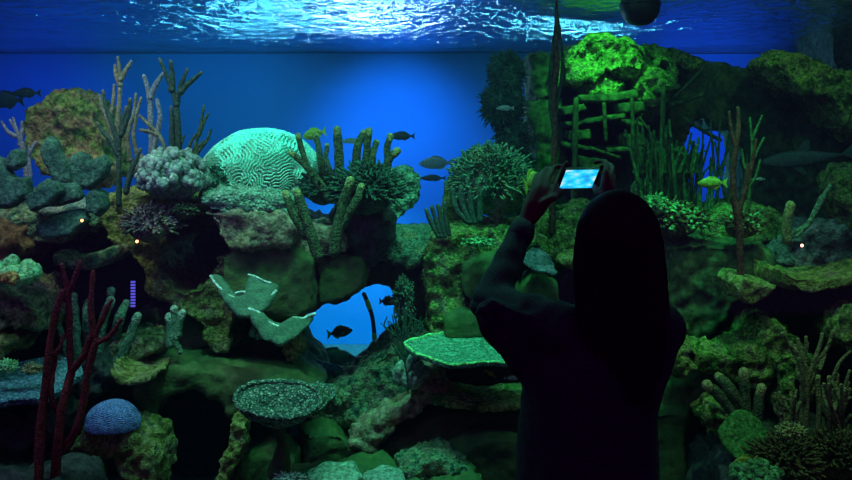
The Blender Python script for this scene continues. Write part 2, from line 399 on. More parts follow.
def fish(name, label, px, py, Y, lpx, hpx, face, mat, tailmat, yaw=0.0, pitch=0.0, cat='fish', group=None, shark=False, eye=True):
    """face = +1 nose to the right, -1 to the left"""
    Lh = U(lpx, Y); H = U(hpx, Y); c = P(px, py, Y)
    o = thing(name, c-Vector((0, 0, H/2)), label, cat, group)
    rot = Matrix.Rotation(yaw, 3, 'Z')@Matrix.Rotation(-pitch*face, 3, 'Y')
    def W(x, y, z): return tuple(c+rot@Vector((x*face, y, z)))
    prof = [(-.36, .10), (-.28, .2), (-.15, .36), (0, .48), (.14, .5), (.28, .40), (.38, .27), (.45, .14), (.485, .05)]
    if shark: prof = [(-.42, .05), (-.3, .16), (-.15, .32), (0, .46), (.14, .5), (.28, .44), (.38, .32), (.46, .16), (.49, .06)]
    mb = MB(); rings = []
    for t, h in prof:
        rings.append([W(t*Lh, math.cos(w)*h*H*.42, math.sin(w)*h*H+(-.03*H if t > .3 else 0)) for w in [2*math.pi*k/16 for k in range(16)]])
    loft(mb, rings); lk('body', mb, mat, o)
    def fin(nm, pts, mt, off=0.0, out=0.0):
        m = MB(); n = len(pts); th = H*.03
        V = [W(x*Lh, off+s*th+out*(abs(z)), z*H) for s in (-1, 1) for x, z in pts]
        m.add(V, [tuple(range(n)), tuple(range(n, 2*n))[::-1]]+[(k, (k+1) % n, n+(k+1) % n, n+k) for k in range(n)])
        return lk(nm, m, mt, o, smooth=False)
    if shark:
        fin('tail_fin', [(-.38, .05), (-.46, .35), (-.56, .85), (-.50, .2), (-.52, -.35), (-.44, -.1)], tailmat)
        fin('dorsal_fin', [(.10, .42), (.0, 1.05), (-.06, 1.0), (-.04, .42)], tailmat)
        fin('pectoral_fin', [(.2, -.3), (.05, -.95), (.0, -.9), (.08, -.3)], tailmat, 0)
    else:
        fin('tail_fin', [(-.34, .08), (-.42, .25), (-.52, .46), (-.47, 0), (-.52, -.46), (-.42, -.25), (-.34, -.08)], tailmat)
        fin('dorsal_fin', [(.18, .44), (.1, .62), (-.1, .58), (-.24, .36), (-.28, .2), (0, .44)], tailmat)
        fin('anal_fin', [(.0, -.42), (-.12, -.6), (-.26, -.34), (-.28, -.2)], tailmat)
        fin('pectoral_fin', [(.2, -.05), (.08, -.2), (.05, -.05), (.1, .04)], tailmat, -H*.2*1)
    if eye:
        e = MB()
        for s in (-1, 1): ico(e, W(.37*Lh, s*H*.10, .06*H), H*.05, 2)
        lk('eye', e, M['eye'], o)
    return o
# ================================================================== SETTING
ZS = 2.7; ZF = -.7; YB = 10.5; YG = 3.25
def slab(name, lo, hi, mat):
    mb = MB(); lo = np.array(lo); hi = np.array(hi); box(mb, (lo+hi)/2, hi-lo)
    return tag(lk(name, mb, mat, smooth=False), kind='structure')
M['tankback'] = surf('blue_tank_wall', [(.03, .22, .60), (.05, .27, .68)], .5, bscale=3, bump=.1, rough=.8, speck=.04)
M['tankside'] = surf('dark_tank_side', [(.02, .04, .04), (.05, .08, .06)], 1.5, bscale=6, bump=.8, bdist=.2)
M['room'] = plain('black_room_paint', (.02, .02, .025), .9, spec=.05)
M['carpet'] = surf('dark_carpet', [(.015, .015, .02), (.03, .03, .035)], 30, bscale=300, bump=.3)
slab('wall_tank_back', (-8, YB, ZF), (8, YB+.2, 4.2), M['tankback'])
slab('wall_upper_dark_cover', (-7.9, YB-.02, ZS-.002), (7.9, YB-.001, 4.19), M['room'])  # dark sheet added so the lit wall above won't brighten the water surface
slab('wall_tank_left', (-8.2, YG, ZF), (-8, YB+.2, 4.2), M['tankback'])
slab('wall_tank_right', (8, YG, ZF), (8.2, YB+.2, 4.2), M['tankside'])
slab('ceiling_tank', (-8.2, YG, 4.2), (8.2, YB+.2, 4.3), M['room'])
slab('floor_tank', (-8.2, YG-.1, ZF-.1), (8.2, YB+.2, ZF), M['sand'])
slab('floor', (-6, -2.2, -.1), (6, YG, 0), M['carpet'])
slab('wall_front_below_glass', (-8.2, YG, ZF), (8.2, YG+.15, -.05), M['room'])
slab('wall_front_above_glass', (-8.2, YG, 2.9), (8.2, YG+.15, 4.2), M['room'])
slab('wall_front_left', (-8.2, YG, -.05), (-3.2, YG+.15, 2.9), M['room'])
slab('wall_front_right', (3.2, YG, -.05), (8.2, YG+.15, 2.9), M['room'])
# acrylic pane: clear, faint mirror reflection
m, nt, N, L = mat_new('clear_acrylic')
out = N.new('ShaderNodeOutputMaterial'); t = N.new('ShaderNodeBsdfTransparent'); g = N.new('ShaderNodeBsdfGlossy'); mx = N.new('ShaderNodeMixShader')
g.inputs['Roughness'].default_value = .02; t.inputs[0].default_value = (.96, .99, .98, 1); mx.inputs[0].default_value = .02
L.new(t.outputs[0], mx.inputs[1]); L.new(g.outputs[0], mx.inputs[2]); L.new(mx.outputs[0], out.inputs[0]); M['acrylic'] = m
slab('window_1', (-3.2, YG+.02, -.05), (3.2, YG+.08, 2.9), M['acrylic'])
# rippled water surface seen from below
m, nt, N, L = mat_new('rippled_water')
out = N.new('ShaderNodeOutputMaterial'); t = N.new('ShaderNodeBsdfTransparent'); g = N.new('ShaderNodeBsdfGlossy'); mx = N.new('ShaderNodeMixShader')
g.inputs['Roughness'].default_value = .04; g.inputs['Color'].default_value = (.9, .95, 1, 1); mx.inputs[0].default_value = .86
tc = N.new('ShaderNodeTexCoord'); n1 = N.new('ShaderNodeTexNoise'); n1.inputs['Scale'].default_value = 7; n1.inputs['Detail'].default_value = 4; n1.inputs['Roughness'].default_value = .55
n1.inputs['Distortion'].default_value = .6
L.new(tc.outputs['Object'], n1.inputs['Vector'])
bp = N.new('ShaderNodeBump'); bp.inputs['Strength'].default_value = 1; bp.inputs['Distance'].default_value = .07
L.new(n1.outputs['Fac'], bp.inputs['Height']); L.new(bp.outputs[0], g.inputs['Normal'])
L.new(t.outputs[0], mx.inputs[1]); L.new(g.outputs[0], mx.inputs[2]); L.new(mx.outputs[0], out.inputs[0]); M['water'] = m
nx, ny = 90, 60; xs = np.linspace(-7.95, 7.95, nx); ys = np.linspace(YG+.17, YB-.022, ny); X, Y_ = np.meshgrid(xs, ys)
V = np.stack([X.ravel(), Y_.ravel(), np.full(X.size, ZS)], 1); V[:, 2] += .035*fbm(V, 1.6, 2)*np.clip((YB-.4-V[:, 1])/1.5, .03, 1)
mb = MB(); mb.add(V, [(i*nx+j, i*nx+j+1, (i+1)*nx+j+1, (i+1)*nx+j) for i in range(ny-1) for j in range(nx-1)])
tag(lk('water_surface', mb, M['water']), 'rippling water surface glittering along the top of the tank', 'water', kind='stuff')

m, nt, N, L = mat_new('hazy_sea_water')
out = N.new('ShaderNodeOutputMaterial'); vs = N.new('ShaderNodeVolumeScatter'); vs.inputs['Color'].default_value = (.04, .42, 1, 1); vs.inputs['Density'].default_value = .014; vs.inputs['Anisotropy'].default_value = .2
L.new(vs.outputs[0], out.inputs['Volume'])
slab('tank_water', (-7.95, YG+.16, ZF+.02), (7.95, YB-.03, ZS-.06), m)
# ================================================================== REEF ROCKWORK
R = rock
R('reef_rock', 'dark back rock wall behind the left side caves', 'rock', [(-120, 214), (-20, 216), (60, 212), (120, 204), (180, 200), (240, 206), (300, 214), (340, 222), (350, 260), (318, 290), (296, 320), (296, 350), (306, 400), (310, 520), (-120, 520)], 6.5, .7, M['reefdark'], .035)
R('reef_rock', 'jagged rock frame around the round black cave mouth at upper left', 'rock', [(108, 196), (140, 189), (175, 193), (206, 192), (240, 203), (241, 214), (226, 211), (206, 213), (186, 221), (173, 238), (167, 258), (172, 274), (184, 284), (196, 288), (212, 282), (221, 266), (231, 246), (247, 290), (238, 345), (222, 350), (209, 318), (180, 300), (158, 292), (148, 264), (138, 250), (118, 238), (104, 215)], 5.1, .7, M['yellow'], .015, .03, smooth=3, bulge=.96)
R('reef_rock', 'flat roof rock added to keep light out behind the cave mouth', 'rock', [(-60, 206), (100, 204), (180, 204), (250, 206), (300, 210), (300, 222), (180, 218), (100, 222), (-60, 222)], 5.5, 1.3, M['reef'], .025, .02)  # slab added to block light from above and darken the cave
R('reef_rock', 'long mossy shelf at the far left beneath the lobed coral', 'rock', [(-90, 205), (-10, 208), (20, 215), (50, 208), (80, 205), (110, 212), (112, 226), (70, 240), (40, 236), (10, 228), (-90, 240)], 5.0, .6, M['tealrock'])
R('reef_rock', 'rust red rock lump on the far left edge', 'rock', [(-60, 226), (5, 222), (24, 232), (30, 250), (22, 262), (-60, 266)], 4.8, .5, M['redrock'])
R('reef_rock', 'thin upturned ledge above the dark tunnel on the left', 'rock', [(60, 250), (78, 257), (98, 252), (124, 244), (128, 252), (108, 264), (80, 266), (64, 260)], 4.9, .5, M['tealrock'], .012, .015, fine=.008, smooth=3)
R('reef_rock', 'beige rock under the fluorescent green polyps', 'rock', [(-60, 290), (8, 284), (38, 290), (56, 312), (50, 330), (24, 326), (-5, 318), (-60, 322)], 4.6, .5, M['reef'])
R('reef_rock', 'small yellow speckled rock low at the left edge', 'rock', [(-30, 338), (8, 330), (22, 340), (14, 356), (-30, 360)], 4.5, .4, M['yellow'])
R('reef_rock', 'smooth dark olive hump below the round black cave', 'rock', [(122, 345), (132, 318), (152, 302), (178, 300), (206, 312), (218, 340), (200, 356), (160, 354)], 5.25, .5, M['olive'], amp=.02)
R('reef_rock', 'yellowish crusted knoll between the green finger corals', 'rock', [(108, 356), (122, 342), (140, 332), (158, 335), (164, 346), (148, 354), (120, 362)], 4.9, .4, M['reef'], .015, .03)
R('reef_rock', 'crescent shaped ledge left of the tall lower cave', 'rock', [(112, 361), (122, 370), (140, 374), (158, 369), (161, 374), (142, 382), (122, 378)], 4.6, .4, M['yellow'], .01, .012, fine=.008, smooth=3)
R('reef_rock', 'wide dark green block with a thin lit edge under the elkhorn coral', 'rock', [(150, 350), (186, 350), (240, 362), (300, 366), (326, 384), (306, 404), (262, 394), (238, 412), (230, 392), (200, 380), (172, 388), (160, 410), (150, 400), (140, 388)], 4.9, .8, M['olive'], .02, .03, fine=.006)
R('reef_rock', 'rough arched pillar rock carrying the blue dome coral', 'rock', [(66, 470), (72, 440), (88, 424), (110, 420), (140, 424), (156, 434), (165, 452), (161, 480), (164, 640), (128, 640), (130, 470), (118, 446), (98, 448), (90, 470), (94, 640), (62, 640)], 4.5, .35, M['yellow'], .014, .03)
R('reef_rock', 'slim rock stalk under the ring shaped plate coral', 'rock', [(234, 415), (248, 420), (246, 445), (232, 470), (222, 500), (214, 500), (222, 465), (230, 442)], 4.75, .2, M['yellow'], .01, .01)
R('reef_rock', 'large dark olive boulder at the bottom left of centre', 'rock', [(214, 640), (228, 480), (246, 448), (270, 440), (300, 452), (310, 640)], 4.85, .5, M['olive'], amp=.022, fine=.008)
R('reef_rock', 'big square olive block above the central window', 'rock', [(228, 243), (262, 236), (304, 240), (322, 252), (324, 290), (318, 302), (300, 314), (282, 308), (258, 300), (228, 292), (224, 266)], 5.0, .9, M['olive'], .02, .03, fine=.006)
R('reef_rock', 'smaller dark green block right of the big square block', 'rock', [(318, 250), (345, 247), (367, 252), (372, 264), (366, 284), (346, 296), (322, 300)], 5.1, .8, M['olive'], .02, .02, fine=.006)
R('reef_rock', 'pink and yellow coralline bed between bubble coral and square block', 'rock', [(204, 208), (240, 206), (288, 208), (302, 226), (296, 242), (262, 246), (236, 248), (222, 238), (212, 216)], 4.95, .5, M['pinkrock'], .016, .03)
R('reef_rock', 'pinkish rock behind the two short finger corals', 'rock', [(284, 226), (318, 224), (346, 232), (350, 250), (322, 258), (290, 248)], 5.05, .4, M['pinkrock'], .016, .03)
R('reef_rock', 'black rock trunk under the bushy finger corals', 'rock', [(332, 214), (350, 200), (382, 204), (392, 226), (384, 246), (374, 266), (350, 262), (334, 244)], 5.15, .6, M['reefdark'])
R('reef_rock', 'flat layered green slab behind the window arch', 'rock', [(366, 236), (400, 228), (442, 232), (446, 250), (412, 262), (376, 256)], 5.3, .6, M['bushteal'], .018, .03)
R('reef_rock', 'dark overhang forming the top of the central window', 'rock', [(312, 262), (360, 254), (432, 254), (440, 300), (430, 340), (404, 330), (396, 296), (392, 283), (380, 280), (362, 286), (346, 298), (322, 300), (302, 314), (296, 300)], 5.5, .6, M['olive'], .02, .02, fine=.006)
R('reef_rock', 'dark rock forming the left side of the central window', 'rock', [(270, 300), (304, 306), (300, 330), (304, 352), (318, 366), (330, 392), (300, 400), (262, 380), (250, 340)], 5.35, .6, M['olive'], .02, .03, fine=.006)
R('reef_rock', 'yellow green knob hanging left of the window', 'rock', [(284, 333), (296, 332), (304, 345), (296, 362), (286, 360)], 5.2, .2, M['yellow'], .01, .01)
R('reef_rock', 'mottled column right of the central window', 'rock', [(430, 236), (462, 226), (500, 222), (540, 226), (548, 250), (508, 250), (480, 252), (466, 266), (462, 292), (474, 312), (470, 336), (446, 344), (428, 330), (424, 280)], 5.05, .5, M['moss'], .016, .04)
R('reef_rock', 'dark green boulder set into the mottled column', 'rock', [(462, 262), (482, 250), (512, 248), (520, 290), (500, 306), (474, 304), (460, 290)], 5.0, .5, M['olive'], .02, .03, fine=.006)
R('reef_rock', 'small dark boulder above the green table coral', 'rock', [(444, 314), (462, 304), (486, 308), (490, 334), (458, 340), (444, 332)], 4.95, .4, M['olive'], .02, .02, fine=.006)
R('reef_rock', 'textured teal slope rising below the central window', 'rock', [(300, 402), (322, 388), (344, 376), (366, 358), (392, 338), (412, 322), (436, 330), (448, 352), (446, 380), (420, 394), (400, 412), (372, 430), (346, 420), (316, 424)], 5.2, .7, M['tealrock'], .018, .04)
R('reef_rock', 'pinkish crusted spur at the foot of the teal slope', 'rock', [(346, 440), (362, 424), (388, 408), (412, 396), (420, 366), (440, 362), (448, 392), (424, 402), (398, 424), (372, 446), (356, 448)], 4.95, .35, M['pinkrock'], .014, .03)
R('reef_rock', 'broad smooth dark wall at the bottom centre', 'rock', [(290, 640), (296, 425), (330, 420), (350, 440), (376, 440), (408, 418), (446, 396), (470, 402), (540, 400), (700, 400), (700, 640)], 5.0, .5, M['olive'], .025, .04, fine=.006)
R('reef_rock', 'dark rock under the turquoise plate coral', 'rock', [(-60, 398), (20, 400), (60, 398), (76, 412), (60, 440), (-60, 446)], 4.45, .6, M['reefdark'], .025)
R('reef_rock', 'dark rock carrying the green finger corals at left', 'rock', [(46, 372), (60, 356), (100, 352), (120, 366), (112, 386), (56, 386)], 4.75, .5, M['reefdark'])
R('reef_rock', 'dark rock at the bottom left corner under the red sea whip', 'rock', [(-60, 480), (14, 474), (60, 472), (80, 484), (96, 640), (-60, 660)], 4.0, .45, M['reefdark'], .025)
R('reef_rock', 'dark rock shelf along the bottom edge below the pale lobes', 'rock', [(266, 488), (330, 484), (400, 486), (480, 482), (490, 660), (262, 660)], 4.25, .6, M['olive'], .025)
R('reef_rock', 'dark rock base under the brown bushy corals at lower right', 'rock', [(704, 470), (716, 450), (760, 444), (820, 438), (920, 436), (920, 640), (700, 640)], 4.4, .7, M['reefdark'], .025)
R('reef_rock', 'thin lit shelf left of the person at waist height', 'rock', [(430, 394), (460, 396), (484, 400), (540, 396), (540, 403), (486, 406), (452, 402), (430, 400)], 4.8, .4, M['moss'], .01, .008, fine=.005, smooth=2)
R('reef_rock', 'recess rock with shade in its colour behind the green table coral', 'rock', [(440, 340), (540, 340), (560, 410), (440, 410)], 5.5, .4, M['reefdark'], .025)
R('reef_rock', 'round green hump behind the person near the bottom', 'rock', [(438, 480), (452, 446), (484, 428), (516, 430), (540, 450), (540, 520), (438, 520)], 4.75, .4, M['olive'], amp=.022, fine=.008)
R('reef_rock', 'low pale green ridge at the bottom centre', 'rock', [(396, 464), (420, 454), (440, 450), (462, 462), (480, 480), (480, 500), (450, 496), (430, 474), (404, 480)], 4.55, .3, M['tealrock'], .012, .02)
R('reef_rock', 'green mound behind the raised phone', 'rock', [(520, 226), (548, 208), (580, 200), (612, 206), (640, 220), (660, 250), (640, 272), (560, 268), (530, 258)], 5.6, .6, M['moss'], .02)
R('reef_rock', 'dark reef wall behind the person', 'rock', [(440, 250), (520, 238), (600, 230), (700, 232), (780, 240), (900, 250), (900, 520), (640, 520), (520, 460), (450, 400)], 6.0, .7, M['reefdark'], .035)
R('reef_rock', 'olive leaf shaped rock framed by the raised arm', 'rock', [(518, 320), (520, 286), (530, 272), (542, 276), (556, 280), (562, 300), (552, 330), (530, 340)], 5.0, .3, M['olive'], .014, .02, fine=.006)
R('reef_rock', 'small green ledge tip between arm and head', 'rock', [(556, 258), (580, 252), (610, 250), (610, 262), (580, 264), (560, 264)], 5.0, .3, M['yellow'], .01, .012)
# right side
R('reef_rock', 'smooth green dome rock behind the rust coloured sea whip', 'rock', [(696, 232), (702, 212), (724, 203), (754, 203), (776, 212), (792, 226), (796, 242), (700, 244)], 5.5, .6, M['moss'], .018, .025)
R('reef_rock', 'large flat black green block right of the head', 'rock', [(655, 238), (690, 236), (724, 240), (768, 246), (768, 276), (742, 284), (712, 320), (690, 340), (655, 345)], 5.2, .6, M['wreckdark'], .02, .03)
R('reef_rock', 'yellow green cup ledge at the foot of the rust sea whip', 'rock', [(728, 282), (736, 274), (754, 280), (774, 284), (764, 296), (748, 304), (730, 298)], 4.8, .35, M['yellow'], .01, .015, fine=.008, smooth=3)
R('reef_rock', 'long bright ledge along the right edge', 'rock', [(766, 264), (776, 270), (802, 274), (836, 270), (880, 260), (940, 262), (940, 280), (856, 276), (824, 284), (792, 290), (768, 282)], 4.8, .6, M['yellow'], .014, .02, fine=.008, smooth=3)
R('reef_rock', 'blue grey rubble heap behind the right ledge', 'rock', [(768, 262), (776, 238), (796, 224), (830, 226), (864, 236), (930, 240), (930, 268), (820, 276)], 5.2, .5, M['greyrock'], .016, .05)
R('reef_rock', 'pale rounded boulder at the right edge above the rubble', 'rock', [(832, 180), (850, 166), (900, 160), (920, 250), (850, 240), (836, 198)], 5.4, .4, M['moss'], .02)
R('reef_rock', 'bright green textured saddle rock at lower right', 'rock', [(678, 352), (700, 344), (722, 350), (748, 340), (756, 324), (776, 318), (794, 334), (788, 350), (772, 368), (758, 386), (736, 386), (712, 370), (690, 366)], 4.85, .45, M['moss'], .014, .03)
R('reef_rock', 'small green rock touching the persons right elbow', 'rock', [(672, 350), (686, 342), (698, 350), (696, 366), (680, 374), (670, 366)], 4.7, .3, M['moss'], .012)
R('reef_rock', 'drooping green rock right of the stubby fingers', 'rock', [(764, 354), (786, 348), (806, 350), (802, 364), (788, 374), (780, 398), (770, 402), (776, 372)], 4.8, .35, M['moss'], .012, .03)
R('reef_rock', 'green rock at the right edge above the spindly rods', 'rock', [(834, 316), (846, 304), (880, 300), (880, 350), (846, 346), (832, 334)], 4.7, .4, M['moss'], .015)
R('reef_rock', 'small mottled rock left of the green fan coral', 'rock', [(698, 414), (708, 402), (722, 402), (726, 416), (716, 432), (702, 430)], 4.7, .25, M['moss'], .01, .03)
R('reef_rock', 'plain dark green wall right of the person', 'rock', [(655, 372), (690, 368), (716, 378), (740, 392), (752, 420), (740, 640), (640, 640)], 5.1, .5, M['olive'], .025)
R('reef_rock', 'mossy outcrop on the right skyline', 'rock', [(758, 64), (776, 55), (800, 57), (816, 66), (830, 72), (880, 84), (880, 150), (840, 130), (816, 100), (780, 84)], 6.6, .7, M['moss'], .02, .05)
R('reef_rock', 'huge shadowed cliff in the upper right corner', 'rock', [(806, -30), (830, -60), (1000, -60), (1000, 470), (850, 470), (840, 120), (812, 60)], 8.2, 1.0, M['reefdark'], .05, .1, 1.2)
# ================================================================== SUNKEN WRECK
wr = thing('sunken_wreck', P(590, 200, 7), 'sunken timber wreck overgrown with bright green algae at upper right', 'shipwreck')
def wpart(nm, poly, Y, T, mat, **k):
    return rock(nm, None, None, poly, Y, T, mat, parent=wr, **k)
wpart('bow_block', [(530, 60), (560, 50), (604, 40), (650, 48), (668, 70), (668, 236), (540, 236), (528, 150)], 7.0, .8, M['wreckdark'], vox=.035, amp=.05)
wpart('algae_crust', [(560, 66), (568, 48), (584, 40), (604, 36), (628, 39), (648, 48), (646, 66), (634, 76), (616, 72), (600, 74), (590, 84), (570, 80)], 6.6, .6, M['moss'], vox=.018, amp=.07)
wpart('algae_crust', [(580, 84), (600, 78), (624, 84), (618, 96), (592, 98)], 6.65, .3, M['moss'], vox=.018, amp=.04)
wpart('algae_crust', [(640, 78), (656, 66), (668, 80), (664, 104), (650, 112), (640, 104)], 6.6, .35, M['moss'], vox=.018, amp=.06)
wpart('algae_crust', [(548, 66), (560, 60), (566, 80), (556, 88)], 6.7, .2, M['moss'], vox=.015, amp=.04)
wpart('side_panel', [(528, 54), (548, 51), (552, 96), (538, 104), (530, 92)], 6.8, .3, M['wreck'], vox=.02, amp=.02)
wpart('side_panel', [(526, 100), (560, 98), (566, 150), (560, 178), (534, 178), (530, 140)], 6.75, .3, M['wreck'], vox=.02, amp=.02)
wpart('hull_side', [(640, 46), (668, 52), (700, 60), (740, 68), (780, 78), (830, 92), (900, 110), (900, 240), (738, 240), (736, 150), (728, 130), (706, 132), (700, 116), (682, 116), (678, 150), (680, 240), (640, 240)], 7.3, .5, M['wreckdark'], vox=.03, amp=.04)
wpart('algae_crust', [(640, 46), (660, 48), (684, 56), (700, 64), (690, 72), (668, 64), (648, 60)], 6.9, .4, M['moss'], vox=.018, amp=.04)
for poly in ([(574, 96), (600, 95), (626, 91), (636, 90), (636, 99), (606, 103), (576, 103)], [(560, 122), (590, 118), (622, 113), (624, 118), (590, 124), (562, 128)],
             [(560, 142), (590, 146), (620, 156), (620, 160), (588, 151), (560, 147)], [(648, 90), (676, 84), (678, 89), (650, 96)], [(600, 148), (640, 146), (642, 150), (602, 153)],
             [(556, 108), (582, 104), (584, 111), (560, 117)], [(612, 104), (640, 102), (642, 112), (614, 114)], [(566, 130), (588, 128), (590, 140), (566, 140)], [(620, 134), (640, 132), (642, 146), (622, 147)], [(572, 154), (606, 158), (606, 172), (574, 170)], [(616, 118), (640, 124), (640, 129), (616, 122)], [(664, 104), (700, 92), (701, 96), (666, 109)]):
    wpart('plank', poly, 6.55, .5, M['wreck'], vox=.014, amp=.012, smooth=2, fine=.006)
for a, b, r in (((640, 118), (664, 150), 1.3), ((676, 96), (708, 62), 1.5), ((632, 100), (634, 160), 2.2), ((576, 100), (574, 200), 3), ((664, 84), (660, 190), 2.6), ((684, 118), (720, 140), 2), ((720, 70), (706, 92), 1.2), ((604, 104), (606, 140), 2)):
    mb = MB(); tube(mb, [P(a[0], a[1], 6.5), P((a[0]+b[0])/2, (a[1]+b[1])/2+1, 6.5), P(b[0], b[1], 6.52)], U(r, 6.5), 8, .15, 20); lk('beam', mb, M['wreck'], wr)
wpart('porthole_collar', [(650, 62), (660, 54), (672, 58), (678, 72), (670, 84), (656, 82), (656, 76), (668, 74), (668, 64), (660, 62), (654, 68)], 6.7, .25, M['moss'], vox=.015, amp=.03)

# ================================================================== CORALS, UPPER LEFT
R('boulder_coral', 'mottled pink and green boulder coral at upper left', 'coral', [(26, 130), (34, 108), (56, 98), (84, 92), (98, 98), (106, 118), (116, 140), (118, 172), (90, 182), (60, 176), (44, 160), (30, 146)], 5.6, .55, surf('mottled_boulder', [(.10, .20, .06), (.42, .48, .14), (.62, .30, .20), (.28, .40, .14)], 9, bscale=45, bump=1, bdist=.03), .014, .05)
B = branching
B('sea_rod', 'tall brown forked sea rod left of the other tall rods', 'coral', 5.3, [[(116, 150), (119, 110), (120, 78), (118, 58)], [(120, 80), (126, 70), (131, 62)], [(120, 85), (116, 74), (115, 66)], [(112, 140), (110, 118), (113, 104), (114, 86)], [(110, 125), (104, 112), (100, 96)]], M['branchbrown'], 3.2, 1.6, tip=M['branchpurple'])
B('sea_rod', 'dark crooked sea rod in front of the boulder coral', 'coral', 4.95, [[(119, 204), (119, 178), (119, 150), (121, 130), (126, 108)], [(119, 150), (114, 130), (106, 108), (103, 92)], [(118, 155), (110, 140), (102, 130), (98, 124)], [(121, 135), (128, 116), (130, 100)], [(126, 192), (132, 170), (140, 150)]], M['branchdark'], 3.2, 1.8, tip=M['branchbrown'])
B('sea_rod', 'mauve sea rod with a raised fork, second of the tall group', 'coral', 5.35, [[(152, 160), (151, 120), (149, 95), (144, 76)], [(150, 98), (156, 84), (163, 74)], [(153, 150), (160, 120), (157, 100)]], M['branchpurple'], 3.6, 2.0)
B('sea_rod', 'tallest dark green sea rod with splayed fork tips', 'coral', 5.2, [[(179, 165), (178, 130), (175, 100), (170, 84), (160, 60)], [(172, 90), (172, 75), (171, 62)], [(176, 105), (180, 88), (187, 70)], [(180, 92), (188, 84), (201, 73)], [(172, 150), (172, 125), (171, 108)]], M['branchdark'], 3.8, 1.6, tip=M['branchbrown'])
B('sea_rod', 'low curved brown sea rod crossing between the tall rods', 'coral', 5.1, [[(170, 168), (162, 140), (148, 124), (140, 116)], [(158, 135), (150, 132), (140, 130)], [(140, 165), (134, 140), (136, 118), (141, 98)], [(130, 160), (128, 135), (134, 112), (136, 94)], [(134, 175), (140, 165), (142, 155)]], M['branchbrown'], 2.6, 1.5)
B('sea_rod', 'small feathery olive sea rod right of the tall rods', 'coral', 5.2, [[(188, 172), (194, 150), (200, 128), (204, 106)], [(190, 165), (198, 152), (207, 140), (211, 130)], [(194, 155), (200, 145), (209, 139)], [(186, 160), (190, 145), (196, 134)], [(199, 135), (204, 122), (208, 114)], [(185, 168), (180, 150), (184, 136)]], M['finger'], 2.4, 1.2)
B('sea_rod', 'mauve sea rod at the far left edge', 'coral', 5.3, [[(26, 176), (24, 150), (18, 134), (10, 120)], [(24, 155), (20, 140), (13, 118)], [(26, 160), (32, 148), (36, 142)], [(16, 136), (8, 132), (2, 122)], [(30, 176), (29, 160), (29, 146)], [(20, 145), (22, 130), (22, 122)]], M['branchpurple'], 2.6, 1.3)
knobs('cauliflower_coral', 'pale grey cauliflower coral mound with rounded knobs', 'coral', 172, 178, 5.0, 36, 28, M['crust'], 150, 4.0, M['cauli'])
bc = thing('brain_coral', P(262, 190, 5.5), 'large glowing turquoise brain coral dome', 'coral')
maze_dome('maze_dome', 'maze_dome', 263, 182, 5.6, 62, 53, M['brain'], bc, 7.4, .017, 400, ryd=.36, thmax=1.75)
bush('bushy_coral', 'dark spiky coral rim under the left side of the brain coral', 'coral', 216, 180, 5.3, 18, 14, M['bushdark'], 110, 1.1)
R('bubble_coral', 'grey bubble coral crust on the shelf under the brain coral', 'coral', [(202, 192), (222, 189), (250, 190), (280, 194), (296, 201), (294, 212), (262, 210), (240, 214), (212, 210), (202, 202)], 4.95, .4, M['crust'], .012, .02)
blades('lobed_leather_coral', 'dark green lobed coral with upright paddles at left', 'coral', 4.7, [
    ([(42, 142), (50, 134), (58, 140), (60, 152), (70, 164), (74, 184), (60, 186), (50, 170), (44, 156)], 0, .2),
    ([(72, 156), (80, 152), (90, 156), (88, 168), (96, 160), (106, 154), (112, 164), (106, 178), (94, 188), (74, 190), (66, 178)], .03, .2),
    ([(30, 190), (50, 178), (80, 184), (84, 198), (60, 206), (36, 204)], -.05, .3)], M['lobed'], th=.10)
blades('lobed_leather_coral', 'dark lobed coral with broad flat leaves at the far left edge', 'coral', 4.6, [
    ([(-20, 176), (-8, 152), (6, 160), (14, 178), (30, 176), (32, 194), (14, 208), (-20, 210)], 0, .3),
    ([(8, 158), (14, 148), (24, 150), (26, 164), (18, 170), (10, 168)], .03, .1),
    ([(26, 196), (44, 186), (58, 180), (64, 192), (50, 206), (32, 212)], -.03, .3)], M['lobed'], th=.12)
blades('lobed_leather_coral', 'small cup shaped green lobe beside the pale lumpy plate coral', 'coral', 4.7, [
    ([(88, 194), (96, 188), (106, 192), (108, 206), (100, 216), (88, 212)], 0, .3), ([(36, 226), (54, 214), (84, 208), (92, 218), (72, 236), (44, 238)], -.05, .5)], M['lobed'], th=.12)
plate('plate_coral', 'pale lumpy plate coral behind the small green lobe', 'coral', 64, 199, 4.9, 28, .13, M['cauli'], .25, .05, .06, -.03, .2)
bush('bushy_coral', 'purple bushy coral left of the round black cave', 'coral', 150, 226, 4.95, 30, 22, M['bushpurple'], 260, 1.2, lenj=.15)
bush('bushy_coral', 'small yellowish bushy coral above the cave mouth', 'coral', 184, 212, 4.95, 14, 9, M['finger'], 90, 1.1)
knobs('fluorescent_coral', 'fluorescent green polyps with an orange rim on the left rock', 'coral', 14, 276, 4.55, 24, 12, M['neon'], 16, 6.5)
knobs('sponge', 'orange sponge lump between the fluorescent polyps', 'sponge', 8, 279, 4.35, 10, 5, M['orange'], 14, 3)
plate('plate_coral', 'turquoise speckled plate coral at the lower left edge', 'coral', 26, 384, 4.5, 62, .26, M['plateblue'], .12, -.06, .06, .02, .12, rim=M['plateblue'])
bush('bushy_coral', 'small neon green bushy coral on the turquoise plate', 'coral', 8, 367, 4.4, 11, 8, M['neon'], 110, 1.0)
bush('bushy_coral', 'yellowish bushy coral on the turquoise plate', 'coral', 32, 370, 4.4, 11, 7, M['tantip'], 110, 1.0)
dc = thing('dome_coral', P(112, 424, 4.4), 'smooth blue dome coral on the arched pillar rock', 'coral')
maze_dome('dome', 'dome', 113, 422, 4.55, 27, 22, M['bluedome'], dc, 6, .0022, 220, thmax=1.8)
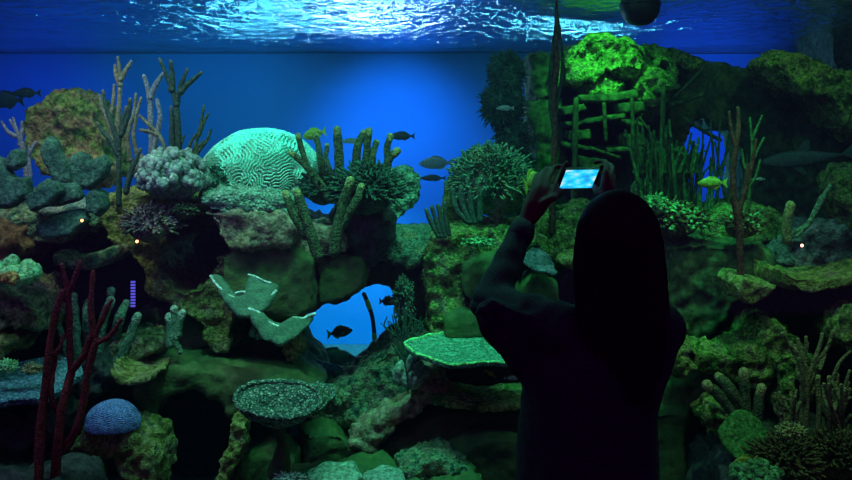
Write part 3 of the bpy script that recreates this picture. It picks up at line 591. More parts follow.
# red gorgonian in front
B('sea_whip', 'branching red sea whip at the lower left', 'coral', 4.05, [
    [(38, 500, 0, 5.2), (40, 440, 0), (46, 380, 0), (52, 330, 0), (62, 292, 0, 3.2)],
    [(55, 490, .05, 5.2), (58, 440), (64, 400), (72, 370, .02, 4)], [(72, 372, .02, 4), (69, 340, .02), (69, 300, .02), (62, 265, 0, 2.2)],
    [(66, 300, .02, 3), (74, 280, 0), (80, 262, 0, 2.2)], [(72, 370, .02, 4), (82, 358), (90, 340), (94, 332, 0, 3.6)],
    [(94, 334, 0, 3.8), (91, 310), (92, 285), (93, 272, 0, 2.2)], [(94, 336, 0, 3.6), (102, 320), (108, 306), (112, 300, 0, 2)],
    [(98, 342, 0, 3.4), (110, 336), (117, 326), (121, 320, 0, 2)], [(96, 340, 0, 4), (88, 370), (84, 400), (76, 430), (64, 448, .03, 4.2)],
    [(60, 416, .04, 3.2), (52, 400), (52, 380), (56, 356, .03, 2.2)], [(48, 358, .03, 3), (58, 350), (64, 336, .02, 2.2)]], M['red'], seg=9, ns=.22)
# green fingers behind it
for k, (nm, st) in enumerate((('green finger coral cluster left of the red sea whip fork', [[(78, 365, 0, 5), (76, 330), (74, 305), (74, 296, 0, 4)], [(86, 350, .1, 4), (86, 315), (87, 302, .1, 3.4)], [(70, 360, 0, 4), (62, 336), (58, 322, 0, 3)]]),
                             ('green finger coral right of the red sea whip', [[(98, 372, 0, 5), (100, 340), (104, 318), (110, 302, 0, 4.5)], [(118, 362, 0, 6), (128, 342), (137, 318, 0, 4.5)], [(110, 300, .1, 4), (111, 292, .1, 4)], [(112, 345, .1, 6), (120, 318), (126, 304, .1, 4)]]),
                             ('small green finger coral with pale tips below the black cave', [[(170, 345, 0, 4), (170, 328), (169, 318, 0, 4)], [(176, 338, 0, 3.6), (174, 322), (174, 310, 0, 3.6)], [(178, 335, 0, 3.4), (180, 322), (182, 314, 0, 3.6)], [(180, 352, 0, 3), (176, 342), (172, 332, 0, 3)]]))):
    B('finger_coral', nm, 'coral', 4.9, st, M['fingergreen'], part='finger', tip=M['lobepale'] if k else None, ns=.25)
# elkhorn
blades('elkhorn_coral', 'green elkhorn coral with white edged blades, upper of two', 'coral', 4.85, [
    ([(210, 276), (216, 274), (226, 284), (236, 295), (243, 295), (247, 282), (252, 274), (268, 281), (280, 286), (277, 296), (268, 310), (254, 318), (238, 318), (226, 304), (216, 288)], 0, .5)], M['elk'],
    [(0, [(211, 276), (217, 285), (226, 293), (234, 298)]), (0, [(236, 293), (243, 292), (248, 293)]), (0, [(249, 275), (256, 277), (264, 281), (270, 283)]), (0, [(260, 301), (268, 298), (276, 291)])], M['pale'], th=.05, er=1.5)
blades('elkhorn_coral', 'green elkhorn coral with scalloped white rim, lower of two', 'coral', 4.75, [
    ([(248, 307), (260, 310), (270, 319), (280, 324), (287, 321), (293, 317), (302, 317), (316, 312), (312, 324), (298, 338), (280, 346), (262, 340), (252, 324)], 0, .6)], M['elk'],
    [(0, [(249, 309), (258, 312), (264, 318), (272, 324), (280, 327), (288, 325)]), (0, [(289, 325), (293, 318), (302, 319), (308, 316), (315, 314)])], M['pale'], th=.06, er=1.6)
knobs('cauliflower_coral', 'tiny green knobbly coral beneath the elkhorn blades', 'coral', 259, 333, 5.2, 9, 8, M['bushgreen'], 30, 2.2)
# finger rods centre
B('finger_coral', 'pair of olive fingers leaning left above the square block', 'coral', 4.8, [[(318, 256, 0, 6), (308, 225), (301, 205), (297, 193, 0, 4)], [(306, 236, .02, 5), (294, 215), (286, 195, .02, 4)]], M['finger'], part='finger', tip=M['tantip'])
B('finger_coral', 'forked pair of green fingers in front of the black trunk', 'coral', 4.8, [[(334, 252, 0, 6), (338, 225), (344, 200), (350, 182, 0, 4.5)], [(336, 236, .02, 5), (348, 215), (358, 198), (361, 188, .02, 4)]], M['finger'], part='finger', tip=M['tantip'])
B('finger_coral', 'tall dark olive rod cluster beside the brain coral', 'coral', 5.1, [[(330, 200, 0, 4.4), (318, 180), (304, 164), (292, 154, 0, 3)], [(330, 196, .1, 3.6), (322, 170), (319, 150), (316, 137, .1, 3)], [(322, 190, 0, 3.6), (308, 168), (302, 150), (298, 136, 0, 2.6)], [(334, 190, .05, 3.4), (330, 172), (326, 158), (327, 146, .05, 2.4)],
    [(340, 200, 0, 5.4), (339, 170), (338, 145), (337, 131, 0, 4)], [(352, 195, .05, 5), (356, 165), (358, 145), (364, 134, .05, 4)], [(366, 195, 0, 5), (366, 165), (367, 145), (369, 132, 0, 3.6)], [(372, 190, .1, 4), (372, 160), (376, 143, .1, 3)],
    [(376, 185, 0, 4.5), (386, 168), (389, 158), (396, 152, 0, 4)], [(389, 160, 0, 4), (387, 148), (390, 137, 0, 3.2)]], M['finger'], part='finger', tip=M['tantip'], seg=9)
bush('bushy_coral', 'dark green bushy coral between the olive rods', 'coral', 366, 192, 5.0, 36, 29, M['bushdark'], 750, 1.2, core=.8, lenj=.18)
bush('bushy_coral', 'dark bushy coral in the gap right of the brain coral', 'coral', 322, 190, 5.2, 26, 20, M['bushdark'], 240, 1.4)
R('boulder_coral', 'bright turquoise green boulder coral behind the dark bushy coral', 'coral', [(378, 176), (390, 167), (404, 167), (416, 176), (418, 192), (406, 210), (394, 222), (380, 230), (370, 220)], 5.6, .4, surf('turquoise_boulder', [(.12, .3, .2), (.35, .6, .42)], 14, bscale=60, bump=1, kind='c', spots=(.5, .7, .5), bdist=.02), .012, .03)
bush('bushy_coral', 'large round teal bushy coral right of the blue gap', 'coral', 492, 184, 5.3, 41, 38, M['bushteal'], 1300, 1.15, core=.86, lenj=.14, mat2=None)
R('reef_rock', 'yellow green knobby rock at the edge of the blue gap', 'rock', [(446, 188), (450, 174), (458, 170), (468, 190), (476, 222), (460, 232), (446, 230), (452, 206)], 5.5, .3, M['moss'], .014, .05)
B('tube_sponge', 'cluster of dark tube sponges left of the teal bushy coral', 'sponge', 5.0, [[(438, 236), (431, 222), (426, 210)], [(441, 236), (436, 220), (432, 207)], [(445, 236), (441, 220), (438, 206)], [(449, 234), (446, 218), (445, 203)]], M['branchdark'], 2.6, 2.2, part='tube')
B('tube_sponge', 'cluster of dark tube sponges in front of the teal bushy coral', 'sponge', 4.95, [[(468, 222), (458, 212), (453, 198), (452, 190)], [(470, 222), (463, 208), (461, 196), (461, 188)], [(474, 222), (471, 208), (470, 192)], [(480, 220), (480, 206), (481, 192)]], M['branchdark'], 3.4, 2.4, part='tube')
bush('bushy_coral', 'low green polyp patch on top of the mottled column', 'coral', 478, 243, 4.9, 18, 6, M['bushgreen'], 90, 1.0)
# dark gorgonian masses beside the wreck
for px, py, rx, ry, lb in ((506, 74, 16, 22, 'upper dark bushy soft coral left of the wreck'), (502, 104, 20, 24, 'middle dark bushy soft coral left of the wreck'), (512, 138, 16, 20, 'lower dark bushy soft coral left of the wreck')):
    bush('bushy_coral', lb, 'coral', px, py, 6.3, rx+3, ry+2, M['bushdark'], 700, .6, up=-2, lenj=.12, core=.85)
R('reef_rock', 'dark rock pillar under the dark soft corals left of the wreck', 'rock', [(500, 150), (524, 146), (534, 170), (538, 250), (496, 250)], 6.3, .5, M['reefdark'])
# table coral centre right
plate('table_coral', 'bright green table coral under the raised elbow', 'coral', 470, 349, 4.8, 62, .25, M['plategreen'], .10, .02, .05, .015, .1, rim=M['neon'], rimr=.008)
plate('plate_coral', 'grey pink plate coral fragment framed by the raised arm', 'coral', 540, 262, 4.92, 19, .12, M['greyrock'], .35, .25, .03, .01, .25)
# ring plate corals
plate('plate_coral', 'ring shaped plate coral with pale speckled rim at lower centre', 'coral', 278, 414, 4.45, 45, .17, M['plate'], .28, .10, .04, .09, .05, rim=M['plate'], stalk=.3, stalkmat=M['olive'], rimr=.012, seed=4, curl=1)
plate('plate_coral', 'smaller tilted plate coral overlapping the ring plate', 'coral', 312, 404, 4.7, 28, .12, M['plate'], .4, -.2, .03, .05, .15, seed=7, curl=1)
knobs('cauliflower_coral', 'green knobbly coral on the teal slope beside the plates', 'coral', 330, 402, 4.75, 18, 14, M['tealrock'], 60, 3)
knobs('cauliflower_coral', 'stacked pale green knobs at the right of the teal slope', 'coral', 412, 376, 4.9, 15, 15, M['lobepale'], 12, 6)
blades('lobed_coral', 'pale green lobed coral on the bottom edge, left lobe group', 'coral', 4.4, [([(306, 470), (330, 462), (356, 464), (364, 478), (340, 492), (310, 490)], 0, 1.2)], M['lobepale'], th=.10)
blades('lobed_coral', 'pale rounded lobe on the bottom edge right of centre', 'coral', 4.3, [([(362, 474), (380, 468), (400, 470), (408, 478), (398, 490), (366, 490)], 0, 1.2)], M['lobepale'], th=.12)
bush('bushy_coral', 'white spiky coral at the bottom edge left of centre', 'coral', 290, 480, 4.3, 18, 8, M['cauli'], 110, 1.0)
# sea fan
fs = []
rr = random.Random(5)
for i in range(13):
    tx = 384+i*3.4+rr.random()*3; ty = 296+abs(i-6)*4+rr.random()*12
    fs.append([(404, 376), ((404+tx)/2+rr.uniform(-4, 4), 345), (tx, ty)])
    fs.append([((404*.4+tx*.6), 342-rr.random()*10), (tx+rr.uniform(-8, 8), ty+12), (tx+rr.uniform(-9, 9), ty+2)])
B('sea_fan', 'fine dark sea fan against the right side of the window', 'coral', 5.05, fs, M['branchdark'], 1.1, .6, seg=5, ns=.1)
B('sea_fan', 'thin bare black twig coral in front of the pale knobs', 'coral', 4.8, [[(408, 392), (407, 375), (402, 350)], [(407, 375), (414, 360), (418, 346)], [(405, 362), (396, 350), (392, 344)], [(412, 364), (420, 358), (426, 348)]], M['branchdark'], 1.1, .6, seg=5)
bush('bushy_coral', 'tall soft green coral column at the right side of the window', 'coral', 404, 300, 5.25, 11, 24, M['bushteal'], 200, 1.2, up=-2)
# ================================================================== RIGHT SIDE CORALS
tk = []
rr = random.Random(11)
for i in range(22):
    bx = 640+i*2.6; tx = bx+rr.uniform(-12, 12); ty = 118+rr.random()*40
    tx += rr.uniform(-9, 9); tk.append([(bx, 212, rr.uniform(-.1, .1)), ((bx+tx)/2+rr.uniform(-6, 6), 175, rr.uniform(-.1, .1)), (tx, ty, rr.uniform(-.15, .1))])
    tk.append([((bx+tx)/2, 172), ((bx+tx)/2+rr.uniform(-7, 7), 156), ((bx+tx)/2+rr.uniform(-10, 10), 138+rr.random()*14)])
B('sea_rod_thicket', 'dense thicket of thin green sea rods left of the blue opening', 'coral', 5.7, tk, M['weedgreen'], 2.1, 1.2, seg=6)
tk = []
for i in range(15):
    bx = 690+i*3.4; tx = bx+rr.uniform(-16, 26); ty = 118+rr.random()*50
    tk.append([(bx, 216, rr.uniform(-.1, .1)), ((bx+tx)/2+rr.uniform(-3, 3), 178), (tx, ty)])
B('sea_rod_thicket', 'loose thin green sea rods crossing the blue opening', 'coral', 5.75, tk, M['weedgreen'], 1.7, .9, seg=6)
bush('bushy_coral', 'bushy coral with vivid green tips right of the head', 'coral', 676, 222, 5.3, 32, 22, M['bushbrown'], 260, 1.4, mat2=M['bushgreen'], n2=90)
bush('bushy_coral', 'bright green crusty coral directly right of the hair', 'coral', 655, 206, 5.2, 12, 12, M['bushgreen'], 130, 1.4)
bush('bushy_coral', 'dark olive bush at the foot of the rust sea whip', 'coral', 742, 226, 5.2, 20, 16, M['bushbrown'], 180, 1.2, mat2=M['bushgreen'], n2=20)
knobs('cauliflower_coral', 'bright green crust on the wreck foot behind the hair', 'coral', 648, 190, 5.9, 14, 9, M['bushgreen'], 40, 3)
B('sea_whip', 'tall rust coloured sea whip standing on the cup ledge', 'coral', 4.9, [[(741, 292, 0, 4.2), (740, 250), (739, 225), (734, 200, 0, 3.6)], [(734, 202, 0, 3.6), (733, 170), (738, 130), (738, 108, 0, 2)], [(738, 215, 0, 3.2), (745, 190), (748, 165, 0, 2)], [(736, 150, 0, 2.4), (731, 130), (729, 112, 0, 1.4)], [(745, 190, 0, 2.4), (752, 165), (756, 140, 0, 1.4)]], M['weedred'], seg=8, ns=.2)
B('sea_rod', 'thin dark green sea rod right of the rust sea whip', 'coral', 5.2, [[(748, 215), (750, 180), (752, 150), (750, 118)], [(751, 165), (758, 150), (764, 138)], [(750, 180), (744, 165), (742, 150)], [(752, 140), (758, 126), (762, 116)], [(746, 190), (756, 176), (760, 160)]], M['weedgreen'], 2, 1.1)
B('tube_sponge', 'short upright brown tube sponge on the right reef', 'sponge', 5.0, [[(787, 240, 0, 5), (787, 222), (790, 207, 0, 4.6)]], M['tan'], part='tube', tip=M['tantip'])
B('branching_sponge', 'curved pale green branching sponge at the right', 'sponge', 5.0, [[(796, 236, 0, 2.4), (808, 224), (816, 210), (822, 198, 0, 3.4)], [(821, 202, 0, 2.6), (826, 192), (830, 186, 0, 1.8)], [(808, 226, 0, 2), (798, 230), (788, 236, 0, 1.8)]], M['fingergreen'], part='arm')
B('finger_coral', 'stubby three fingered olive coral at the lower right', 'coral', 4.6, [[(742, 426, 0, 7), (730, 408), (716, 392), (708, 386, 0, 5)], [(746, 424, .05, 7), (738, 404), (728, 386), (720, 378, .05, 5)], [(746, 426, 0, 6), (745, 400), (744, 384), (744, 374, 0, 5)], [(756, 424, 0, 6), (758, 406), (761, 390, 0, 5)]], M['finger'], part='finger', tip=M['tantip'], ns=.15)
plate('fan_coral', 'rounded green fan coral below the stubby fingers', 'coral', 746, 436, 4.5, 26, .12, surf('green_fan_skin', [(.06, .2, .05), (.12, .3, .08)], 12, bscale=90, bump=.8), 1.0, .1, .05, .0, .08)
bush('bushy_coral', 'small bright yellow green frilly coral beside the fan coral', 'coral', 791, 434, 4.4, 15, 11, M['tantip'], 160, 1.1)
bush('bushy_coral', 'large brown bushy coral in the lower right corner', 'coral', 786, 462, 4.35, 36, 26, M['bushbrown'], 480, 1.3, lenj=.12)
bush('bushy_coral', 'second brown bushy coral touching the right edge', 'coral', 838, 458, 4.4, 32, 30, M['bushbrown'], 380, 1.3, lenj=.12)
knobs('cauliflower_coral', 'cyan green lumpy coral on the bottom edge right of the person', 'coral', 756, 476, 4.2, 24, 12, M['bushgreen'], 60, 4)
sp = [[(803, 440, 0, 4), (806, 400), (806, 370), (795, 350, 0, 2.2)], [(795, 352, 0, 2.4), (788, 342), (783, 334, 0, 1.8)], [(806, 385, 0, 3), (814, 362), (820, 345), (822, 335, 0, 1.8)], [(812, 365, 0, 2.4), (826, 350), (833, 332, 0, 1.8)],
      [(806, 372, 0, 2), (799, 350), (798, 340, 0, 1.6)], [(806, 372, 0, 2), (806, 350), (806, 338, 0, 1.6)], [(818, 440, 0, 3.4), (819, 410), (818, 392), (818, 378, 0, 2.6)], [(820, 410, 0, 2.6), (828, 396), (829, 378, 0, 2)], [(828, 398, 0, 2), (836, 388), (838, 376, 0, 1.6)],
      [(800, 430, 0, 3), (802, 408), (802, 388, 0, 2.4)], [(797, 422, 0, 2), (788, 410), (780, 402), (776, 394, 0, 1.4)], [(792, 416, 0, 1.8), (790, 402), (784, 398, 0, 1.4)], [(796, 418, 0, 1.8), (796, 402), (792, 396, 0, 1.4)],
      [(824, 430, 0, 2.4), (836, 416), (844, 408, 0, 1.8)], [(828, 438, 0, 2.4), (842, 426), (850, 416, 0, 1.8)], [(832, 380, 0, 2), (840, 362), (850, 352, 0, 1.4)], [(830, 400, 0, 2), (840, 404), (850, 398, 0, 1.4)]]
sp += fork_strokes(786, 424, 34, 26, 5, 1, .7, 3)+fork_strokes(836, 436, 70, 36, 7, 2, .9, 8)+fork_strokes(808, 400, 58, 34, 5, 1, .9, 5)
B('sea_rod', 'tall spindly tan sea rods in the lower right corner', 'coral', 4.5, sp, M['tan'], part='rod', tip=M['tantip'], ns=.15)
# kelp strand
kp = thing('kelp', P(556, 175, 5.6), 'tall dark kelp strand reaching up to the surface', 'kelp')
for pts, r, mt in (([(557, -2), (556, 30), (557, 60), (554, 90), (555, 130), (553, 172), (552, 232)], (1.2, 1.8, 3.0, 3.0, 2.4, 3.2, 3.4), 'weedred'),
                   ([(556, 5), (559, 30), (562, 52), (563, 75), (559, 95), (556, 118)], (.8, 2, 1.6, 2.6, 1.6, 1.0), 'weed'), ([(556, 20), (553, 45), (551, 80), (551, 110), (554, 140)], (.8, 1.6, 2.4, 2.0, 1), 'weed')):
    mb = MB(); tube(mb, pxpath(pts, 5.6), [U(v, 5.6) for v in r], 8, .3, 12); lk('frond', mb, M[mt], kp)
# striped pole seen through the window
po = thing('striped_pole', P(374, 360, 7.5), 'curved dark pole with pale bands seen through the central window', 'pole')
pp = [(364, 294), (368, 304), (372, 316), (374, 330), (375, 345), (374, 372)]
mb = MB(); tube(mb, pxpath(pp, 7.5), U(2.2, 7.5), 10); lk('shaft', mb, M['rubber'], po)
for a, b in (((367, 301), (369.5, 308)), ((374.2, 334), (375, 341))):
    mb = MB(); tube(mb, pxpath([a, b], 7.5), U(2.6, 7.5), 10, 0, 1, 2); lk('band', mb, M['fishgreen'], po)
# buoy
bu = thing('float', P(640, 20, 5.9), 'round black float hanging at the water surface', 'float')
mb = MB(); c = P(640, 6, 5.9); Rb = U(20, 5.9); rings = []
for z, s in ((-.98, .22), (-.93, .42), (-.8, .64), (-.6, .83), (-.3, .96), (0, 1), (.4, .93), (.7, .72), (.9, .4)):
    rings.append([c+Vector((math.cos(2*math.pi*k/40)*s*Rb, math.sin(2*math.pi*k/40)*s*Rb, z*Rb)) for k in range(40)])
loft(mb, rings); lk('float_body', mb, M['rubber'], bu)
mb = MB(); rings = []
for z, s in ((.0, 1.0), (.03, 1.04), (.09, 1.04), (.12, 1.0)): rings.append([c+Vector((math.cos(2*math.pi*k/40)*s*Rb, math.sin(2*math.pi*k/40)*s*Rb, z*Rb)) for k in range(40)])
loft(mb, rings); lk('rubber_band', mb, M['phone'], bu)
# glowing beads added in place of small LED reflections on the glass
for i, (x, y, Y, c, lb) in enumerate(((82, 220.5, 4.55, (1, .25, .08), 'bead for an orange LED reflection on the far left shelf'), (137, 241.5, 5.0, (1, .3, .12), 'bead for an orange LED reflection below the purple bushy coral'), (802, 245.5, 5.05, (1, .35, .25), 'bead for a pink orange LED reflection on the right rubble heap'))):
    o = thing('led_glint_bead', P(x, y, Y), lb, 'light', 'glowing beads for LED reflections in the glass')
    mb = MB(); ico(mb, P(x, y, Y), U(1.5, Y), 2); lk('lens', mb, plain('red_led_glint%d' % i, (.5, .1, .05), .4, c, 7), o)  # glowing bead drawn for a reflected LED, no lamp on the rock
    mb = MB(); ico(mb, P(x, y, Y)+Vector((0, .012, 0)), (U(2.2, Y), .01, U(2.2, Y)), 2); lk('glint_back', mb, M['rubber'], o)
o = thing('light_strip', P(133, 308, 5.4), 'short violet light strip hanging in the dark tunnel', 'light')
mb = MB(); box(mb, P(133, 294, 5.42), (U(6, 5.4), .01, U(28, 5.4))); lk('backing', mb, M['rubber'], o, smooth=False)
for k in range(9):
    mb = MB(); box(mb, P(133, 282+k*3, 5.405), (U(4.2, 5.4), .012, U(1.7, 5.4))); lk('diode', mb, bpy.data.materials.get('violet_led') or plain('violet_led', (.1, .1, .4), .4, (.12, .10, .8), .9), o, smooth=False)
# ================================================================== FISH
fish('parrotfish', 'bright green fish swimming above the brain coral', 314, 134, 5.3, 26, 11, -1, M['fishgreen'], M['fin'], -.3, -.2)
fish('wrasse', 'slim pale fish above the rods right of the brain coral', 351, 141, 6.3, 20, 5, -1, M['fishpale'], M['fin'], .2)
fish('snapper', 'dim green fish at the right of the olive rods', 402, 136, 6.8, 26, 8, -1, M['fishgrey'], M['findark'])
fish('snapper', 'grey fish above the far left boulder coral', 26, 93, 7.5, 30, 9, -1, M['fishgrey'], M['findark'])
fish('snapper', 'large faint fish beside the far left edge', 6, 100, 8.5, 36, 16, -1, M['fishgrey'], M['findark'])
fish('wrasse', 'slim pale fish in front of the dark soft coral', 505, 108, 6.0, 18, 5, -1, M['fishpale'], M['fishpale'])
fish('ray', 'pale wide fish gliding in the blue gap', 436, 163, 8.0, 40, 12, -1, M['fishpale'], M['fishpale'], .5)
fish('snapper', 'dark slim fish low in the blue gap', 433, 178, 7.4, 26, 6, -1, M['fishgrey'], M['findark'])
fish('damselfish', 'dark fish with yellow tail inside the central window', 340, 332, 6.2, 26, 11, 1, M['fishdark'], M['fin'], .2, .15)
fish('damselfish', 'black fish with white tail at the right of the window', 388, 301, 6.2, 18, 9, 1, M['fishdark'], M['fishpale'], .2)
fish('grouper', 'large olive fish at the bottom of the central window', 332, 358, 6.6, 48, 18, 1, M['fishdark'], M['fishdark'], .1)
fish('parrotfish', 'blue bellied fish crossing below the central window', 338, 374, 5.6, 62, 12, -1, surf('blue_scales', [(.08, .16, .3), (.12, .3, .5)], 10, rough=.5, bscale=200, bump=.2), M['findark'], .2, .55)
fish('angelfish', 'yellow green triangular fish left of the raised hand', 533, 182, 5.0, 22, 22, 1, M['fishgreen'], M['fin'], .5, .3)
fish('parrotfish', 'yellow green fish in front of the blue opening at right', 712, 183, 5.2, 32, 11, -1, M['fishgreen'], M['fin'], .15)
fish('shark', 'grey shark gliding at the upper right', 806, 158, 6.0, 88, 17, -1, M['fishgrey'], M['findark'], -.15, -.1, cat='shark', shark=True)
fish('parrotfish', 'green fish resting low beside the fan coral', 745, 461, 4.25, 26, 10, -1, M['fishgreen'], M['fin'], .2)
fish('wrasse', 'small yellow fish under the green table coral', 491, 374, 4.9, 14, 3.4, 1, M['fishgreen'], M['fin'], .2, -.6)
fish('wrasse', 'tiny pale fish in the dark at the upper right', 760, 179, 5.6, 10, 3, -1, M['fishpale'], M['fishpale'])
fish('wrasse', 'small pale fish beside the persons sleeve', 512, 378, 4.8, 16, 4, 1, M['fishpale'], M['fishpale'])
# ================================================================== PERSON
def V3(px, py, Y): return P(px, py, Y)
person = thing('person', (.50, 2.3, 0), 'person seen from behind in a dark top holding up a phone', 'person')
SL, SR = Vector((.345, 2.32, 1.29)), Vector((.615, 2.32, 1.285))
EL, ER = V3(491, 303, 2.47), Vector((.605, 2.55, 1.32))
WL, WR = V3(524, 226, 2.61), V3(607, 199, 2.66)
NK, HD = Vector((.492, 2.32, 1.355)), Vector((.488, 2.33, 1.515))
# phone frame axes: 1px = s metres at Y=2.70
YP = 2.70; s = YP/F
ux = Vector((34.5*s, 12*s, 0)); uy = Vector((5.5*s, -13.5*s, 19*s)); uy = uy-ux.normalized()*uy.dot(ux.normalized())
cx_, cz_ = 578.5, 178
PC = P(cx_, cz_, YP); ex = ux.normalized(); ey = uy.normalized(); en = ex.cross(ey).normalized()
if en.y > 0: en = -en      # en points to the viewer (screen side)
W_, H_ = ux.length*1.13+.006, uy.length*1.0+.006
body = MB()
def cap(mb, a, b, ra, rb, seg=20): tube(mb, [a, (a+b)/2, b], [ra, (ra+rb)/2, rb], seg, 0, 1, 4)
ico(body, HD+Vector((0, .012, .005)), (.075, .095, .108), 3)
ico(body, HD+Vector((0, .05, -.05)), (.055, .06, .07), 3)
ico(body, HD+Vector((0, .112, -.012)), (.014, .02, .022), 2)              # nose
for sx in (-1, 1): ico(body, HD+Vector((sx*.078, .0, -.005)), (.01, .018, .03), 2)
cap(body, HD+Vector((0, 0, -.07)), NK-Vector((0, 0, .03)), .052, .058)
ico(body, (.48, 2.33, 1.22), (.13, .085, .15), 3); ico(body, (.45, 2.33, 1.04), (.125, .08, .17), 3); ico(body, (.425, 2.33, .90), (.14, .095, .12), 3)
for a, b, ra, rb in ((SL, EL, .05, .04), (EL, WL, .042, .026), (SR, ER, .043, .038), (ER, WR, .042, .026)): cap(body, a, b, ra, rb)
ico(body, SL, .05, 3); ico(body, SR, .046, 3)
for sx in (-1, 1):
    hip = Vector((.425+sx*.085, 2.33, .88)); kn = Vector((.425+sx*.095, 2.34, .47)); an = Vector((.425+sx*.10, 2.31, .08))
    cap(body, hip, kn, .085, .055); cap(body, kn, an, .055, .034); tube(body, [an+Vector((0, 0, -.03)), an+Vector((0, .1, -.045)), an+Vector((0, .16, -.05))], [.035, .03, .02], 16)
def hand(mb, wrist, knuckles, fingers, thumb, palmr):
    """palm from the wrist to the knuckle row, four bent fingers of unequal length and a thumb leaving the palm's side"""
    ks = [P(*k) for k in knuckles]; mid = (ks[1]+ks[2])*.5
    for k in ks: tube(mb, [wrist, wrist*.45+k*.55, k], [palmr, palmr*.95, .0105], 14)
    for k, f in zip(ks, fingers):
        pts = [k]+[P(*q) for q in f]; tube(mb, pts, [.0100, .0092, .0083, .0072][:len(pts)], 12, 0, 1, 4)
    tube(mb, [wrist*.6+mid*.4]+[P(*q) for q in thumb], [.016, .0125, .011, .0092], 12, 0, 1, 4)
hand(body, WL, [(552, 194, 2.655), (546, 188, 2.665), (540, 186, 2.665), (534, 190, 2.66)],
     [[(557, 182, 2.69), (562, 171, 2.725), (567, 163, 2.73)], [(549, 177, 2.70), (554, 168, 2.735), (560, 166, 2.735)],
      [(542, 176, 2.70), (546, 169, 2.73), (552, 170, 2.74)], [(535, 181, 2.69), (538, 175, 2.72), (543, 175, 2.735)]],
     [(549, 200, 2.63), (556, 196, 2.655), (561, 190.5, 2.672)], .022)
hand(body, WR, [(606, 172, 2.68), (610, 176, 2.68), (612, 181, 2.68), (611, 187, 2.675)],
     [[(606, 164, 2.71), (601, 161, 2.735), (595, 163, 2.74)], [(612, 168, 2.72), (607, 164, 2.75), (600, 168, 2.75)],
      [(613, 175, 2.72), (608, 172, 2.75), (602, 174, 2.752)], [(612, 183, 2.715), (608, 180, 2.74), (603, 181, 2.748)]],
     [(602, 196, 2.65), (597, 192, 2.67), (595, 187, 2.70)], .020)
co, no, fs = remesh(body, .0042, 3, .5)
link('body', co, fs, M['skin'], person)
# hair: long and straight, falling over neck and shoulders
hair = MB()
ico(hair, HD+Vector((.005, -.022, .010)), (.106, .115, .122), 4)
loft(hair, [[Vector((.488+.006+math.cos(w)*a, 2.33+dy+math.sin(w)*b, z)) for w in [2*math.pi*k/40 for k in range(40)]]
     for z, a, b, dy in ((1.58, .085, .09, -.02), (1.52, .110, .105, -.025), (1.46, .116, .10, -.03), (1.41, .117, .085, -.045), (1.36, .117, .07, -.06), (1.30, .114, .06, -.072), (1.22, .105, .045, -.078), (1.12, .08, .03, -.08))])
co, no, fs = remesh(hair, .007, 6)
ang = np.arctan2(co[:, 1]-2.33, co[:, 0]-.49)
co = co+no*(.0025*np.sin(ang*46+3*vnoise(co*6)))[:, None]*np.clip((1.62-co[:, 2])/.1, 0, 1)[:, None]
link('hair', co, fs, M['hair'], person)
# top with loose sleeves
top = MB()
loft(top, [[Vector((.50+dx+math.cos(w)*a, 2.33+math.sin(w)*b, z)) for w in [2*math.pi*k/40 for k in range(40)]]
     for z, a, b, dx in ((.80, .187, .13, -.081), (.90, .185, .125, -.082), (1.0, .180, .12, -.082), (1.06, .177, .118, -.08), (1.15, .186, .115, -.064), (1.24, .182, .11, -.03), (1.29, .170, .10, -.015), (1.33, .12, .085, -.01), (1.365, .07, .07, -.008))])
for a, b, ra, rb in ((SL+Vector((.02, 0, -.02)), EL, .080, .058), (EL, WL+(EL-WL)*.06, .056, .037), (SR, ER, .060, .052), (ER, WR+(ER-WR)*.06, .055, .037)): cap(top, a, b, ra, rb, 24)
# batwing cloth under the upper arm
loft(top, [[P(x, y, Yc+t) for x, y in ((478, 308), (492, 300), (530, 312), (560, 330), (560, 420), (526, 392), (500, 354), (482, 330))] for Yc, t in ((2.36, -.055), (2.36, .06))])
loft(top, [[P(x, y, 2.3+t) for x, y in ((630, 312), (664, 308), (680, 324), (679, 348), (670, 378), (658, 404), (630, 420))] for t in (-.07, .09)])
co, no, fs = remesh(top, .008, 9)
# folds running from elbow towards the torso and along the forearm
E2 = np.array(tuple(EL)); d = co-E2; rad = np.sqrt((d**2).sum(1)); an_ = np.arctan2(d[:, 2], d[:, 0])
wgt = np.clip(1-np.abs(rad-.12)/.2, 0, 1)*(co[:, 0] < .42)*np.clip((1.40-co[:, 2])/.06, .25, 1)
co = co+no*(.006*np.sin(rad*95+an_*3.5+2*vnoise(co*7))*wgt+.006*fbm(co*np.array([1, 1, .45]), 9, 2)*(co[:, 2] > 0))[:, None]
tp = link('long_sleeved_top', co, fs, M['cloth'], person)
for a, b in ((EL, WL), (ER, WR)):
    mb = MB(); q = b+(a-b)*.055; d = (a-b).normalized(); tube(mb, [q, q+d*.012, q+d*.024], [.0375, .039, .0385], 24); lk('cuff', mb, M['cloth'], tp)
tr = MB()
loft(tr, [[Vector((.425+math.cos(w)*a, 2.33+math.sin(w)*b, z)) for w in [2*math.pi*k/40 for k in range(40)]] for z, a, b in ((.78, .18, .12), (.86, .172, .12), (.98, .155, .11))])
for sx in (-1, 1):
    hip = Vector((.425+sx*.085, 2.33, .86)); kn = Vector((.425+sx*.095, 2.34, .47)); an = Vector((.425+sx*.10, 2.31, .10)); cap(tr, hip, kn, .10, .072); cap(tr, kn, an, .072, .058)
co, no, fs = remesh(tr, .012, 4); co = co+no*(.006*fbm(co, 9, 2))[:, None]
link('trousers', co, fs, M['trouser'], person)
